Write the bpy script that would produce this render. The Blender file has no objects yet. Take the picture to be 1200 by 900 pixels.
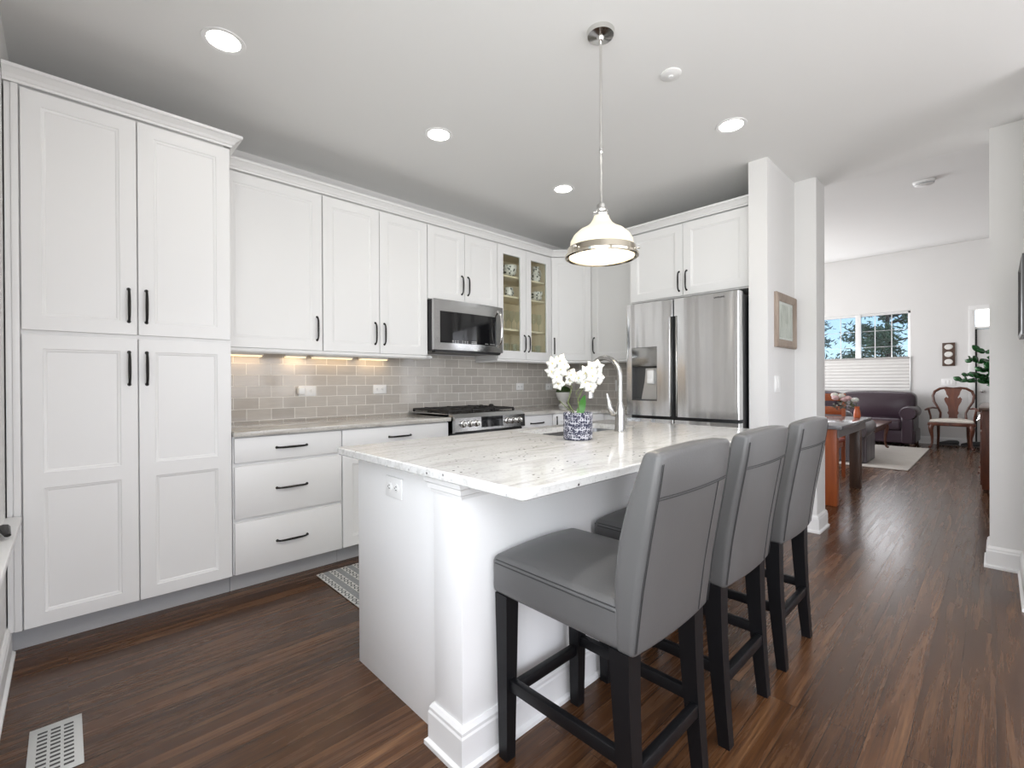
import bpy, bmesh, math, random
from mathutils import Vector, Matrix
PI=math.pi
rnd=random.Random(7)
S=bpy.context.scene
COL=S.collection
# ------------------------------------------------------------------ camera
f_px,yaw,pitch,roll=544.9,0.805754,-0.003404,-0.005052
F=Vector((math.cos(yaw)*math.cos(pitch),math.sin(yaw)*math.cos(pitch),math.sin(pitch)))
R0=Vector((math.sin(yaw),-math.cos(yaw),0)); U0=R0.cross(F)
Rv=R0*math.cos(roll)+U0*math.sin(roll); Uv=Rv.cross(F)
cd=bpy.data.cameras.new('camera'); cam=bpy.data.objects.new('camera',cd); COL.objects.link(cam)
cd.sensor_width=36; cd.sensor_fit='HORIZONTAL'; cd.lens=f_px/1200*36; cd.clip_start=.02
M=Matrix((( Rv.x,Uv.x,-F.x,0),(Rv.y,Uv.y,-F.y,0),(Rv.z,Uv.z,-F.z,1.18),(0,0,0,1)))
cam.matrix_world=M; S.camera=cam
# ------------------------------------------------------------------ world, lights, exposure
S.view_settings.view_transform='Standard'; S.view_settings.look='None'
S.view_settings.gamma=1; S.view_settings.use_curve_mapping=False
S.view_settings.exposure=1.22
S.cycles.transparent_max_bounces=24
W=bpy.data.worlds.new('sky'); S.world=W; W.use_nodes=True
nt=W.node_tree; nt.nodes.clear()
sky=nt.nodes.new('ShaderNodeTexSky'); sky.sky_type='HOSEK_WILKIE'; sky.turbidity=2.5
sky.sun_direction=(-.5,-.5,.7)
bg=nt.nodes.new('ShaderNodeBackground'); bg.inputs[1].default_value=2.2
out=nt.nodes.new('ShaderNodeOutputWorld')
nt.links.new(sky.outputs[0],bg.inputs[0]); nt.links.new(bg.outputs[0],out.inputs[0])
def area(name,loc,dirv,sx,sy,power,col=(1,1,1)):
    l=bpy.data.lights.new(name,'AREA'); l.shape='RECTANGLE'; l.size=sx; l.size_y=sy; l.energy=power; l.color=col
    o=bpy.data.objects.new(name,l); COL.objects.link(o); o.location=loc
    o.rotation_euler=Vector(dirv).to_track_quat('-Z','Y').to_euler(); return o
# daylight lamps at the windows; the rear window and its lamp are added, unseen
area('fill_light_rear',(1.9,-2.46,1.30),(0,1,0),3.4,2.1,31,(1,.95,.985))
area('daylight_side',(-.255,-.45,1.45),(1,0,0),2.9,1.6,35,(1,.95,.985))
area('daylight_living',(11.66,2.5,1.75),(-1,0,0),2.6,1.3,22,(.97,.97,1))
area('daylight_dining',(8.0,4.56,1.5),(0,-1,0),4.5,2.0,95,(1,.975,.985))
# ------------------------------------------------------------------ mesh helpers
def Rz(loc,rz=0): return Matrix.Translation(Vector(loc))@Matrix.Rotation(rz,4,'Z')
class B:
    def __init__(s): s.bm=bmesh.new()
    def box(s,x0,x1,y0,y1,z0,z1,bev=0,seg=2):
        if x0>x1:x0,x1=x1,x0
        if y0>y1:y0,y1=y1,y0
        if z0>z1:z0,z1=z1,z0
        m=Matrix.Translation(((x0+x1)/2,(y0+y1)/2,(z0+z1)/2))@Matrix.Diagonal((x1-x0,y1-y0,z1-z0,1))
        r=bmesh.ops.create_cube(s.bm,size=1,matrix=m)
        if bev>0:
            es=list({e for v in r['verts'] for e in v.link_edges})
            bmesh.ops.bevel(s.bm,geom=es,offset=bev,segments=seg,affect='EDGES',profile=.5)
        return s
    def faces_loft(s,loops,closed=True,cap=True):
        rs=[[s.bm.verts.new(p) for p in L] for L in loops]
        n=len(rs[0])
        for a,b in zip(rs,rs[1:]):
            for i in range(n if closed else n-1):
                j=(i+1)%n
                try: s.bm.faces.new((a[i],a[j],b[j],b[i]))
                except ValueError: pass
        if cap:
            for L in (rs[0][::-1],rs[-1]):
                try: s.bm.faces.new(L)
                except ValueError: pass
        return rs
    def tube(s,pts,r,seg=10,flat=None):
        pts=[Vector(p) for p in pts]; n=len(pts)
        rr=[r]*n if not isinstance(r,(list,tuple)) else list(r)
        t0=(pts[1]-pts[0]).normalized()
        up=Vector((0,0,1)) if abs(t0.z)<.9 else Vector((1,0,0))
        a=t0.cross(up).normalized(); loops=[]
        for i,p in enumerate(pts):
            t=(pts[min(i+1,n-1)]-pts[max(i-1,0)]).normalized()
            a=(a-t*a.dot(t)).normalized(); b=t.cross(a)
            k=flat if flat else 1
            loops.append([p+(a*math.cos(q)*k+b*math.sin(q))*rr[i] for q in [2*PI*j/seg for j in range(seg)]])
        s.faces_loft(loops); return s
    def cyl(s,p0,p1,r0,r1=None,seg=20): return s.tube([p0,p1],[r0,r0 if r1 is None else r1],seg)
    def lathe(s,prof,c=(0,0,0),seg=32,cap=True,axis='z'):
        def P(r,h,q):
            x,y=r*math.cos(q),r*math.sin(q)
            if axis=='z': return Vector((c[0]+x,c[1]+y,c[2]+h))
            if axis=='y': return Vector((c[0]+x,c[1]+h,c[2]+y))
            return Vector((c[0]+h,c[1]+x,c[2]+y))
        s.faces_loft([[P(max(r,1e-5),h,2*PI*j/seg) for j in range(seg)] for r,h in prof],cap=cap); return s
    def prism(s,poly,z0,z1,axis='z',bev=0):
        def P(a,b,h): return {'z':(a,b,h),'x':(h,a,b),'y':(a,h,b)}[axis]
        n0=len(s.bm.edges)
        rs=s.faces_loft([[P(a,b,z0) for a,b in poly],[P(a,b,z1) for a,b in poly]])
        if bev:
            vs=set(rs[0]+rs[1]); es=[e for e in s.bm.edges if e.verts[0] in vs and e.verts[1] in vs]
            bmesh.ops.bevel(s.bm,geom=es,offset=bev,segments=2,affect='EDGES',profile=.5)
        return s
    def sweep(s,path,prof,z0,closed=False):
        n=len(path); loops=[]; path=[Vector(p) for p in path]
        for i,p in enumerate(path):
            ds=[]
            if i>0 or closed: ds.append((p-path[i-1]).normalized())
            if i<n-1 or closed: ds.append((path[(i+1)%n]-p).normalized())
            ns=[Vector((d.y,-d.x)) for d in ds]
            m=ns[0] if len(ns)==1 else (ns[0]+ns[1])/(1+ns[0].dot(ns[1]))
            loops.append([(p.x+m.x*o,p.y+m.y*o,z0+h) for o,h in prof])
        if closed: loops.append(loops[0])
        s.faces_loft(loops,cap=not closed); return s
    def rbox(s,x0,x1,y0,y1,z0,z1,r,n=6,fn=None):
        c=Vector(((x0+x1)/2,(y0+y1)/2,(z0+z1)/2)); h=Vector(((x1-x0)/2,(y1-y0)/2,(z1-z0)/2))
        rr=[min(r,h[k]*.98) for k in range(3)]; ax=[]
        for k in range(3):
            a=h[k]; q=rr[k]
            A=[-a,-a+.3*q,-a+.62*q,-a+q]; I=[-a+q+(2*(a-q))*j/n for j in range(1,n)]
            ax.append(A+I+[-x for x in A[::-1]])
        V={}
        def vert(p):
            key=tuple(round(x,6) for x in p)
            if key in V: return V[key]
            p=Vector(p); q=Vector([max(-h[k]+rr[k],min(h[k]-rr[k],p[k])) for k in range(3)])
            d=p-q; L=max(abs(d[k])/rr[k] for k in range(3))
            if L>1e-9:
                e=Vector([d[k]/rr[k] for k in range(3)]); e=e.normalized()*L
                p=q+Vector([e[k]*rr[k] for k in range(3)])
            p=p+c
            if fn: p=Vector(fn(p))
            V[key]=s.bm.verts.new(p); return V[key]
        for k in range(3):
            i,j=(k+1)%3,(k+2)%3
            for sg in (-1,1):
                for a0,a1 in zip(ax[i],ax[i][1:]):
                    for b0,b1 in zip(ax[j],ax[j][1:]):
                        q=[]
                        for a,b in ((a0,b0),(a1,b0),(a1,b1),(a0,b1)):
                            p=[0,0,0]; p[k]=sg*h[k]; p[i]=a; p[j]=b; q.append(vert(p))
                        if sg<0:q=q[::-1]
                        try:s.bm.faces.new(q)
                        except ValueError:pass
        return s
    def sphere(s,c,rx,ry=None,rz=None,u=16,v=10,fn=None):
        ry=ry or rx; rz=rz or rx
        r=bmesh.ops.create_uvsphere(s.bm,u_segments=u,v_segments=v,radius=1)
        for w in r['verts']:
            k=fn(w.co) if fn else 1
            w.co=Vector((c[0]+w.co.x*rx*k,c[1]+w.co.y*ry*k,c[2]+w.co.z*rz*k))
        return s
    def quad(s,*p):
        s.bm.faces.new([s.bm.verts.new(q) for q in p]); return s
    def mesh(s,name,mat,M=None,norm=True,ang=.6):
        bm=s.bm
        if M is not None: bm.transform(M.inverted())
        if norm: bmesh.ops.recalc_face_normals(bm,faces=bm.faces[:])
        for fc in bm.faces: fc.smooth=True
        for e in bm.edges:
            if len(e.link_faces)!=2 or e.calc_face_angle(0)>ang: e.smooth=False
        me=bpy.data.meshes.new(name); bm.to_mesh(me); bm.free()
        me.materials.append(mat); return me
def part(name,b,mat,parent=None,M=None,label=None,norm=True,ang=.6):
    o=bpy.data.objects.new(name,b.mesh(name,mat,M,norm,ang)); COL.objects.link(o)
    if parent: o.parent=parent
    if label: o['label']=label
    return o
def thing(name,label,cat,loc=(0,0,0),rz=0,group=None):
    o=bpy.data.objects.new(name,None); COL.objects.link(o); o.location=loc; o.rotation_euler=(0,0,rz)
    o.empty_display_size=.1
    o['label']=label; o['category']=cat
    if group:o['group']=group
    return o
def solo(name,b,mat,label,cat,group=None,loc=None,norm=True,kind=None,ang=.6):
    M_=Rz(loc) if loc else None
    o=part(name,b,mat,None,M_,norm=norm,ang=ang)
    if loc:o.location=loc
    o['label']=label;o['category']=cat
    if group:o['group']=group
    if kind:o['kind']=kind
    return o
def struct(name,b,mat,parent=None,label=None,norm=True):
    o=part(name,b,mat,parent,norm=norm)
    if not parent:o['kind']='structure'
    if label:o['label']=label
    return o
def kids(o): return [c for c in bpy.data.objects if c.parent==o]
def dup(root,loc,rz=None,label=None,group=None):
    r=root.copy(); COL.objects.link(r); r.location=loc
    if rz is not None:r.rotation_euler=(0,0,rz)
    if label:r['label']=label
    if group:r['group']=group
    for ch in kids(root):
        c=ch.copy(); COL.objects.link(c); c.parent=r
        for g in kids(ch):
            d=g.copy(); COL.objects.link(d); d.parent=c
    return r
# ------------------------------------------------------------------ materials
def mat(name,col,rough=.5,metal=0,**k):
    m=bpy.data.materials.new(name); m.use_nodes=True; p=m.node_tree.nodes['Principled BSDF']
    p.inputs['Base Color'].default_value=(*col,1); p.inputs['Roughness'].default_value=rough; p.inputs['Metallic'].default_value=metal
    for a,v in k.items():
        p.inputs[a.replace('_',' ')].default_value=v
    nz=m.node_tree.nodes; 
    return m
def N(m,t,**k):
    n=m.node_tree.nodes.new(t)
    for a,v in k.items(): setattr(n,a,v)
    return n
def lk(m,a,b): m.node_tree.links.new(a,b)
def PB(m): return m.node_tree.nodes['Principled BSDF']
def coords(m,scale=(1,1,1),loc=(0,0,0),rot=(0,0,0)):
    tc=N(m,'ShaderNodeTexCoord'); mp=N(m,'ShaderNodeMapping')
    mp.inputs['Scale'].default_value=scale; mp.inputs['Location'].default_value=loc; mp.inputs['Rotation'].default_value=rot
    lk(m,tc.outputs['Object'],mp.inputs[0]); return mp.outputs[0]
def noise(m,vec,scale,detail=4,rough=.5,dist=0):
    n=N(m,'ShaderNodeTexNoise'); n.inputs['Scale'].default_value=scale; n.inputs['Detail'].default_value=detail
    n.inputs['Roughness'].default_value=rough; n.inputs['Distortion'].default_value=dist
    lk(m,vec,n.inputs['Vector']); return n.outputs['Fac']
def ramp(m,fac,stops,interp='LINEAR'):
    r=N(m,'ShaderNodeValToRGB'); r.color_ramp.interpolation=interp
    e=r.color_ramp.elements
    while len(e)<len(stops): e.new(.5)
    for x,(p,c) in zip(e,stops):
        x.position=p; x.color=(c,c,c,1) if isinstance(c,(int,float)) else (*c,1)
    lk(m,fac,r.inputs[0]); return r.outputs[0]
def mix(m,a,b,fac,mode='MIX'):
    x=N(m,'ShaderNodeMix',data_type='RGBA',blend_type=mode)
    for k,(s,v) in enumerate(((x.inputs[0],fac),(x.inputs[6],a),(x.inputs[7],b))):
        if isinstance(v,(int,float)): s.default_value=v if k==0 else (v,v,v,1)
        elif isinstance(v,tuple): s.default_value=(*v,1)
        else: lk(m,v,s)
    return x.outputs[2]
def bump(m,h,strength=.2,dist=.002):
    b=N(m,'ShaderNodeBump'); b.inputs['Strength'].default_value=strength; b.inputs['Distance'].default_value=dist
    lk(m,h,b.inputs['Height']); lk(m,b.outputs[0],PB(m).inputs['Normal'])
def vary(m,col,amt=.06,scale=6,bumps=0,bscale=80):
    v=coords(m); n=noise(m,v,scale,3)
    lk(m,mix(m,tuple(c*(1-amt) for c in col),tuple(min(1,c*(1+amt)) for c in col),n),PB(m).inputs['Base Color'])
    if bumps: bump(m,noise(m,v,bscale,2),bumps,.001)
    return m
def vmat(name,col,rough=.5,metal=0,amt=.04,scale=5,bumps=0,bscale=80,**k):
    return vary(mat(name,col,rough,metal,**k),col,amt,scale,bumps,bscale)
WHITE=vmat('white_cabinet_paint',(.84,.84,.835),.38,amt=.01,scale=2)
TRIM=vmat('white_trim_paint',(.82,.82,.815),.4,amt=.01)
WALL=vmat('wall_paint',(.76,.755,.745),.75,amt=.012,scale=3,bumps=.05,bscale=300)
CEIL=vmat('ceiling_paint',(.80,.80,.79),.85,amt=.01,scale=2,bumps=.05,bscale=250)
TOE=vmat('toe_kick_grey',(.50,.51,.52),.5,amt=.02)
DARKBR=vmat('dark_bronze',(.022,.021,.020),.32,.6,amt=.1,scale=30)
BLACKWOOD=vmat('black_lacquered_wood',(.005,.005,.006),.42,Specular_IOR_Level=.28,amt=.2,scale=20)
BLACK=vmat('black_plastic',(.012,.012,.013),.35,amt=.1,scale=20)
IRON=vmat('cast_iron',(.02,.018,.017),.55,amt=.3,scale=60,bumps=.3,bscale=200)
BGLASS=vmat('black_glass',(.008,.008,.009),.06,amt=.05)
CHROME=vmat('polished_nickel',(.72,.71,.69),.12,1,amt=.03,scale=20)
BRUSHN=vmat('brushed_nickel',(.43,.425,.41),.24,1,amt=.04,scale=40)
PLATE=vmat('white_plastic',(.88,.88,.87),.35,amt=.01)
SLOT=vmat('slot_dark',(.05,.05,.05),.5,amt=.05)
PORC=vmat('white_porcelain',(.78,.77,.74),.2,amt=.02)
def steel(name,axis,base=.56):
    m=mat(name,(base,base,base*.985),.24,1)
    sc={'z':(40,40,.6),'x':(.8,60,60)}[axis]
    v=coords(m,sc); n=noise(m,v,1.0,5,.6)
    lk(m,ramp(m,n,[(.3,base*.95),(.7,base*1.04)]),PB(m).inputs['Base Color'])
    lk(m,ramp(m,n,[(.3,.16),(.7,.21)]),PB(m).inputs['Roughness'])
    v2=coords(m,(5,5,.35) if axis=='z' else (.7,3,3)); bump(m,noise(m,v2,1.2,1,.3,.4),.6,.05)
    return m
STEELV=steel('brushed_steel_vertical','z',.72); STEELH=steel('brushed_steel_horizontal','x',.50)
def floor_mat():
    m=mat('oak_floor',(.1,.06,.04),.3)
    v=coords(m)
    br=N(m,'ShaderNodeTexBrick'); br.offset=.37; br.offset_frequency=2
    br.inputs['Scale'].default_value=1; br.inputs['Brick Width'].default_value=1.9; br.inputs['Row Height'].default_value=.10
    br.inputs['Mortar Size'].default_value=.0009; br.inputs['Mortar Smooth'].default_value=.1
    br.inputs['Color1'].default_value=(.0,.0,.0,1); br.inputs['Color2'].default_value=(1,1,1,1); br.inputs['Mortar'].default_value=(.5,.5,.5,1)
    lk(m,v,br.inputs['Vector'])
    # grain, shifted per plank
    tc=N(m,'ShaderNodeTexCoord'); sep=N(m,'ShaderNodeVectorMath',operation='MULTIPLY_ADD')
    sep.inputs[1].default_value=(7,3,0); lk(m,br.outputs['Color'],sep.inputs[0]); lk(m,tc.outputs['Object'],sep.inputs[2])
    mp=N(m,'ShaderNodeMapping'); mp.inputs['Scale'].default_value=(.8,14,1); lk(m,sep.outputs[0],mp.inputs[0])
    g1=noise(m,mp.outputs[0],1.6,6,.62,.7)
    mp2=N(m,'ShaderNodeMapping'); mp2.inputs['Scale'].default_value=(5,150,1); lk(m,sep.outputs[0],mp2.inputs[0])
    g2=noise(m,mp2.outputs[0],1,3,.6,.2)
    big=noise(m,v,1.1,2)
    c=ramp(m,g1,[(.28,(.044,.017,.006)),(.48,(.085,.036,.014)),(.62,(.135,.063,.027)),(.76,(.25,.137,.065))])
    c=mix(m,c,(.035,.018,.012),mix(m,0.0,ramp(m,g2,[(.42,1.0),(.52,0.0)]),.45))
    pl=ramp(m,br.outputs['Color'],[(0,.74),(1,1.18)])
    c=mix(m,c,pl,1.0,'MULTIPLY')
    c=mix(m,c,(.012,.008,.006),br.outputs['Fac'])
    lk(m,c,PB(m).inputs['Base Color'])
    lk(m,ramp(m,g1,[(.3,.20),(.75,.34)]),PB(m).inputs['Roughness'])
    h=mix(m,g2,ramp(m,br.outputs['Fac'],[(0,1.0),(1,0.0)]),.6)
    bump(m,h,.22,.0012)
    PB(m).inputs['Coat Weight'].default_value=.12; PB(m).inputs['Coat Roughness'].default_value=.15; PB(m).inputs['Specular IOR Level'].default_value=.36
    return m
FLOOR=floor_mat()
def granite(name,base,streak,spk=1.0,edge=None):
    m=mat(name,base,.12)
    v=coords(m,(1.3,7,7)); w=coords(m)
    a=noise(m,v,2.2,7,.62,1.2)
    c=ramp(m,a,[(.32,streak),(.5,base),(.7,tuple(min(1,x*1.07) for x in base))])
    b=noise(m,v,5,6,.65,.8); c=mix(m,c,tuple(x*.72 for x in streak),ramp(m,b,[(.62,0.0),(.74,.45)]))
    fine=noise(m,w,70,3,.65); c=mix(m,c,tuple(x*.62 for x in base),ramp(m,fine,[(.54,0.0),(.70,.55)]))
    vo=N(m,'ShaderNodeTexVoronoi'); vo.inputs['Scale'].default_value=38; lk(m,w,vo.inputs['Vector'])
    n3=noise(m,w,7,2); sp=mix(m,0.0,ramp(m,vo.outputs['Distance'],[(.13,1.0),(.19,0.0)]),ramp(m,n3,[(.44,0.0),(.52,1.0)]))
    sel=N(m,'ShaderNodeSeparateColor'); lk(m,vo.outputs['Color'],sel.inputs[0])
    sp=mix(m,0.0,sp,ramp(m,sel.outputs[0],[(.45,0.0),(.5,1.0)]))
    c=mix(m,c,(.04,.03,.035),mix(m,0.0,sp,.9*spk))
    lk(m,c,PB(m).inputs['Base Color']); PB(m).inputs['Coat Weight'].default_value=.2
    return m
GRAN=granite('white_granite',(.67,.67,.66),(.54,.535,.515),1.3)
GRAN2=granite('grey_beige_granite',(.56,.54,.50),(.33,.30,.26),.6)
def tile_mat(name,axis):
    m=mat(name,(.4,.38,.35),.12)
    tc=N(m,'ShaderNodeTexCoord'); sp=N(m,'ShaderNodeSeparateXYZ'); lk(m,tc.outputs['Object'],sp.inputs[0])
    cb=N(m,'ShaderNodeCombineXYZ'); lk(m,sp.outputs[0 if axis=='x' else 1],cb.inputs[0]); lk(m,sp.outputs[2],cb.inputs[1])
    mp=N(m,'ShaderNodeMapping'); mp.inputs['Location'].default_value=(-.025,-.927+.0785*20,0); lk(m,cb.outputs[0],mp.inputs[0])
    br=N(m,'ShaderNodeTexBrick'); br.offset=.5; br.inputs['Scale'].default_value=1
    br.inputs['Brick Width'].default_value=.157; br.inputs['Row Height'].default_value=.0785
    br.inputs['Mortar Size'].default_value=.0021; br.inputs['Mortar Smooth'].default_value=.15
    br.inputs['Color1'].default_value=(.49,.455,.415,1); br.inputs['Color2'].default_value=(.575,.54,.495,1); br.inputs['Mortar'].default_value=(.86,.84,.79,1)
    lk(m,mp.outputs[0],br.inputs['Vector'])
    n=noise(m,coords(m,(10,10,60)),1.2,4); c=mix(m,br.outputs['Color'],ramp(m,n,[(.3,.93),(.7,1.05)]),.8,'MULTIPLY')
    lk(m,c,PB(m).inputs['Base Color'])
    lk(m,ramp(m,br.outputs['Fac'],[(0,.10),(1,.7)]),PB(m).inputs['Roughness'])
    h=mix(m,ramp(m,br.outputs['Fac'],[(0,1.0),(1,0.0)]),noise(m,coords(m),9,2),.12)
    bump(m,h,.35,.002); return m
TILEX=tile_mat('subway_tile_long_wall','x'); TILEY=tile_mat('subway_tile_short_wall','y')
def leather(name,col,rough=.42,bs=260,st=.12):
    m=mat(name,col,rough); w=coords(m)
    n=noise(m,w,3,3); lk(m,mix(m,tuple(c*.9 for c in col),tuple(c*1.1 for c in col),n),PB(m).inputs['Base Color'])
    vo=N(m,'ShaderNodeTexVoronoi'); vo.inputs['Scale'].default_value=bs; lk(m,w,vo.inputs['Vector'])
    bump(m,mix(m,vo.outputs['Distance'],noise(m,w,5,3),.6),st,.004); return m
LEATH=leather('grey_leather',(.092,.091,.090),.34)
SEAM=vmat('grey_thread',(.025,.025,.025),.6,amt=.1,scale=200)
SOFA=leather('burgundy_leather',(.034,.019,.028),.27,90,.35)
SOFA2=leather('dark_grey_leather',(.10,.09,.10),.33,90,.3)
def wood(name,c0,c1,sc=(2,30,30),rough=.35):
    m=mat(name,c0,rough); g=noise(m,coords(m,sc),1.2,5,.6,.6)
    lk(m,ramp(m,g,[(.3,c0),(.7,c1)]),PB(m).inputs['Base Color']); return m
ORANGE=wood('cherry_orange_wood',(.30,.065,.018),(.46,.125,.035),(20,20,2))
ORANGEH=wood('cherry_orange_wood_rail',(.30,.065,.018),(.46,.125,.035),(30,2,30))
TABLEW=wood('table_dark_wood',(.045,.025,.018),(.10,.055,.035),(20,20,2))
MAHOG=wood('mahogany',(.055,.018,.010),(.13,.042,.022),(18,18,3),.28)
MAPLE=wood('maple_interior',(.80,.68,.48),(.88,.78,.58),(3,25,3),.4)
TTOP=vmat('table_top_grey',(.20,.20,.21),.15,amt=.05)
SEATC=vmat('cream_upholstery',(.62,.58,.52),.8,amt=.06,scale=40)
RUGW=vmat('cream_rug_pile',(.52,.49,.45),.95,amt=.10,scale=9,bumps=.6,bscale=150)
def glass_mat(name,tint=(.96,.98,.97),refl=1.0):
    m=bpy.data.materials.new(name); m.use_nodes=True; nt=m.node_tree; nt.nodes.clear()
    o=nt.nodes.new('ShaderNodeOutputMaterial'); t=nt.nodes.new('ShaderNodeBsdfTransparent'); t.inputs[0].default_value=(*tint,1)
    g=nt.nodes.new('ShaderNodeBsdfGlossy'); g.inputs['Roughness'].default_value=.02
    lw=nt.nodes.new('ShaderNodeLayerWeight'); lw.inputs[0].default_value=.5
    pw=nt.nodes.new('ShaderNodeMath'); pw.operation='POWER'; pw.inputs[1].default_value=4; nt.links.new(lw.outputs['Facing'],pw.inputs[0])
    fr=nt.nodes.new('ShaderNodeMath'); fr.operation='MULTIPLY_ADD'; fr.inputs[1].default_value=.8; fr.inputs[2].default_value=.03; nt.links.new(pw.outputs[0],fr.inputs[0])
    mx=nt.nodes.new('ShaderNodeMixShader'); nt.links.new(fr.outputs[0],mx.inputs[0]); nt.links.new(t.outputs[0],mx.inputs[1]); nt.links.new(g.outputs[0],mx.inputs[2])
    nt.links.new(mx.outputs[0],o.inputs[0]); return m
GLASS=glass_mat('clear_pane'); CUPG=glass_mat('drinking_glass',(.90,.93,.91))
def emis(name,col,st):
    m=mat(name,(.70,.64,.50),.4); p=PB(m); p.inputs['Emission Color'].default_value=(*col,1); p.inputs['Emission Strength'].default_value=st
    v=coords(m); n=noise(m,v,4,2); r=ramp(m,n,[(0,tuple(c*.97 for c in col)),(1,col)]); lk(m,r,p.inputs['Emission Color']); return m
LAMPL=emis('recessed_lens',(1,.97,.92),6)
OPAL=emis('opal_glass_shade',(1,.86,.62),.17)
OPALB=emis('opal_glass_diffuser',(1,.88,.66),.36)
LED=emis('warm_led',(1,.72,.42),.55)
TRANS=emis('daylight_glow_pane',(.97,.98,1),1.4)  # transom pane emits by itself; daylight behind it is put into the material
SHADE=vmat('cellular_shade_fabric',(.72,.71,.69),.8,amt=.02)
# ------------------------------------------------------------------ setting
XL=-.190; YW=3.55; XF=4.28; CZ=2.76; XE=11.6; YR=-2.5; XO=4.2; XO2=4.45; YLL=4.6; YLR=-2.5
b=B(); b.box(XL-.2,XE+.15,YR-.3,YLL+.2,-.1,0); struct('floor',b,FLOOR)
b=B(); b.box(XL-.2,XO2,YR-.2,YW+.2,CZ,CZ+.1)
b.faces_loft([[(XO2,YR-.2,CZ),(XO2,YR-.2,CZ+.1),(XE+.2,YR-.2,3.78),(XE+.2,YR-.2,3.68)],[(XO2,YLL+.2,CZ),(XO2,YLL+.2,CZ+.1),(XE+.2,YLL+.2,3.78),(XE+.2,YLL+.2,3.68)]])
struct('ceiling',b,CEIL)
b=B(); b.box(XL-.15,XO2,YW,YW+.12,0,CZ); struct('wall_north',b,WALL)
def wall_open(fix,a0,a1,th,z1,ops,axis):   # wall slab with openings (a0,a1,z0,z1)
    b=B()
    def bx(p0,p1,q0,q1):
        if p1-p0<1e-4 or q1-q0<1e-4:return
        if axis=='x': b.box(fix,fix+th,p0,p1,q0,q1)
        else: b.box(p0,p1,fix,fix+th,q0,q1)
    c=a0
    for (o0,o1,oz0,oz1) in sorted(ops):
        bx(c,o0,0,z1); bx(o0,o1,0,oz0); bx(o0,o1,oz1,z1); c=o1
    bx(c,a1,0,z1); return b
struct('wall_west',wall_open(XL,YR-.12,YW,-.14,CZ,[(-1.95,1.35,.62,2.3)],'x'),WALL)
struct('wall_south',wall_open(YR,XL-.14,XE,-.12,3.7,[(.2,3.6,.1,2.35)],'y'),WALL)
# wall between kitchen and dining area, with the wing wall beside the fridge
b=B(); b.box(XF,XO2,1.24,YW,0,CZ); b.box(3.57,XO,1.115,1.24,0,CZ); b.box(XO,XO2,.965,1.24,0,CZ); struct('wall_east',b,WALL)
b=B(); b.box(XO,XO2,YR,.03,0,CZ); b.box(3.5,XO,-.235,-.115,0,CZ); struct('wall_southeast',b,WALL)
struct('wall_far',wall_open(XE,YR,YLL+.2,.14,3.8,[(1.13,3.9,.9,2.52),(-.72,.26,0,2.42)],'x'),WALL)
struct('wall_living_left',wall_open(YLL,XO2,XE,.12,3.8,[(5.6,10.4,.5,2.5)],'y'),WALL)
b=B(); b.box(XO2-.02,XO2,YW,YLL+.1,0,3.0); struct('wall_dining',b,WALL)
BB=[(0,0),(.026,0),(.026,.014),(.016,.022),(.016,.105),(.013,.112),(.013,.122),(.005,.135),(0,.135)]
def base(name,path,closed=False):
    b=B(); b.sweep(path,BB,0,closed); o=part(name,b,TRIM,ang=.25); o['kind']='structure'
base('baseboard_west',[(XL,-2.4),(XL,2.97)][::1])
base('baseboard_east',[(3.57,1.235),(3.57,1.115),(XO,1.115),(XO,.965),(XO2,.965),(XO2,YW)])
base('baseboard_southeast',[(XO2,YR+.02),(XO2,.03),(XO,.03),(XO,-.115),(3.5,-.115)][::1]) if False else base('baseboard_southeast',[(XO2,YR+.02),(XO2,.03),(XO,.03),(XO,-.115),(3.5,-.115)][::-1][::-1])
base('baseboard_far',[(XE,YLL),(XE,.36)])
# windows and doors of the setting
def window_x(n,x,th,y0,y1,z0,z1,muls,bars=(),hb=()):
    b=B(); fw=.045; xm=x+th*.55
    b.box(xm,xm+.05,y0,y0+fw,z0,z1,.004); b.box(xm,xm+.05,y1-fw,y1,z0,z1,.004); b.box(xm,xm+.05,y0,y1,z0,z0+fw,.004); b.box(xm,xm+.05,y0,y1,z1-fw,z1,.004)
    for y in muls:b.box(xm-.02,xm+.05,y-.045,y+.045,z0,z1,.004)
    o=struct('window_%d'%n,b,TRIM)
    g=B()
    for y in bars:g.box(xm+.015,xm+.03,y-.006,y+.006,z0,z1)
    for z in hb:g.box(xm+.015,xm+.03,y0,y1,z-.003,z+.003)
    if bars or hb: part('glazing_bars',g,TRIM,o)
    p=B(); p.box(xm+.022,xm+.026,y0+.02,y1-.02,z0+.02,z1-.02); part('pane',p,GLASS,o)
    return o
w1=window_x(1,XE,.14,1.13,3.9,.9,2.52,[1.95,3.08],[1.42,1.68,2.25,2.6,2.82,3.36,3.63],[1.85,2.17])
w2=window_x(2,XL,-.14,-1.95,1.35,.62,2.3,[-.3])
b=B(); b.prism([(XL-.1,.9),(XL+.05,.9),(XL+.05,2.925),(XL-.1,2.935)],.585,.612,bev=.004)
b.box(XL,XL+.03,.9,2.925,.50,.585,.004)
sill=part('window_sill',b,TRIM,w2)
b=B(); b.tube([(XL+.0,2.62,.625),(XL+.018,2.58,.645),(XL+.034,2.50,.63)],[.012,.012,.006],8,1.6); part('crank_handle',b,DARKBR,w2,label='dark folding crank handle')
b=B(); fw=.06
for a in (.2,1.33,2.47,3.54): b.box(a,a+.06,YR-.09,YR-.03,.1,2.35,.004)
b.box(.2,3.6,YR-.09,YR-.03,.1,.17,.004); b.box(.2,3.6,YR-.09,YR-.03,2.28,2.35,.004)
w3=struct('window_3',b,TRIM)  # unseen rear window, added as an opening for the fill lamp
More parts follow.
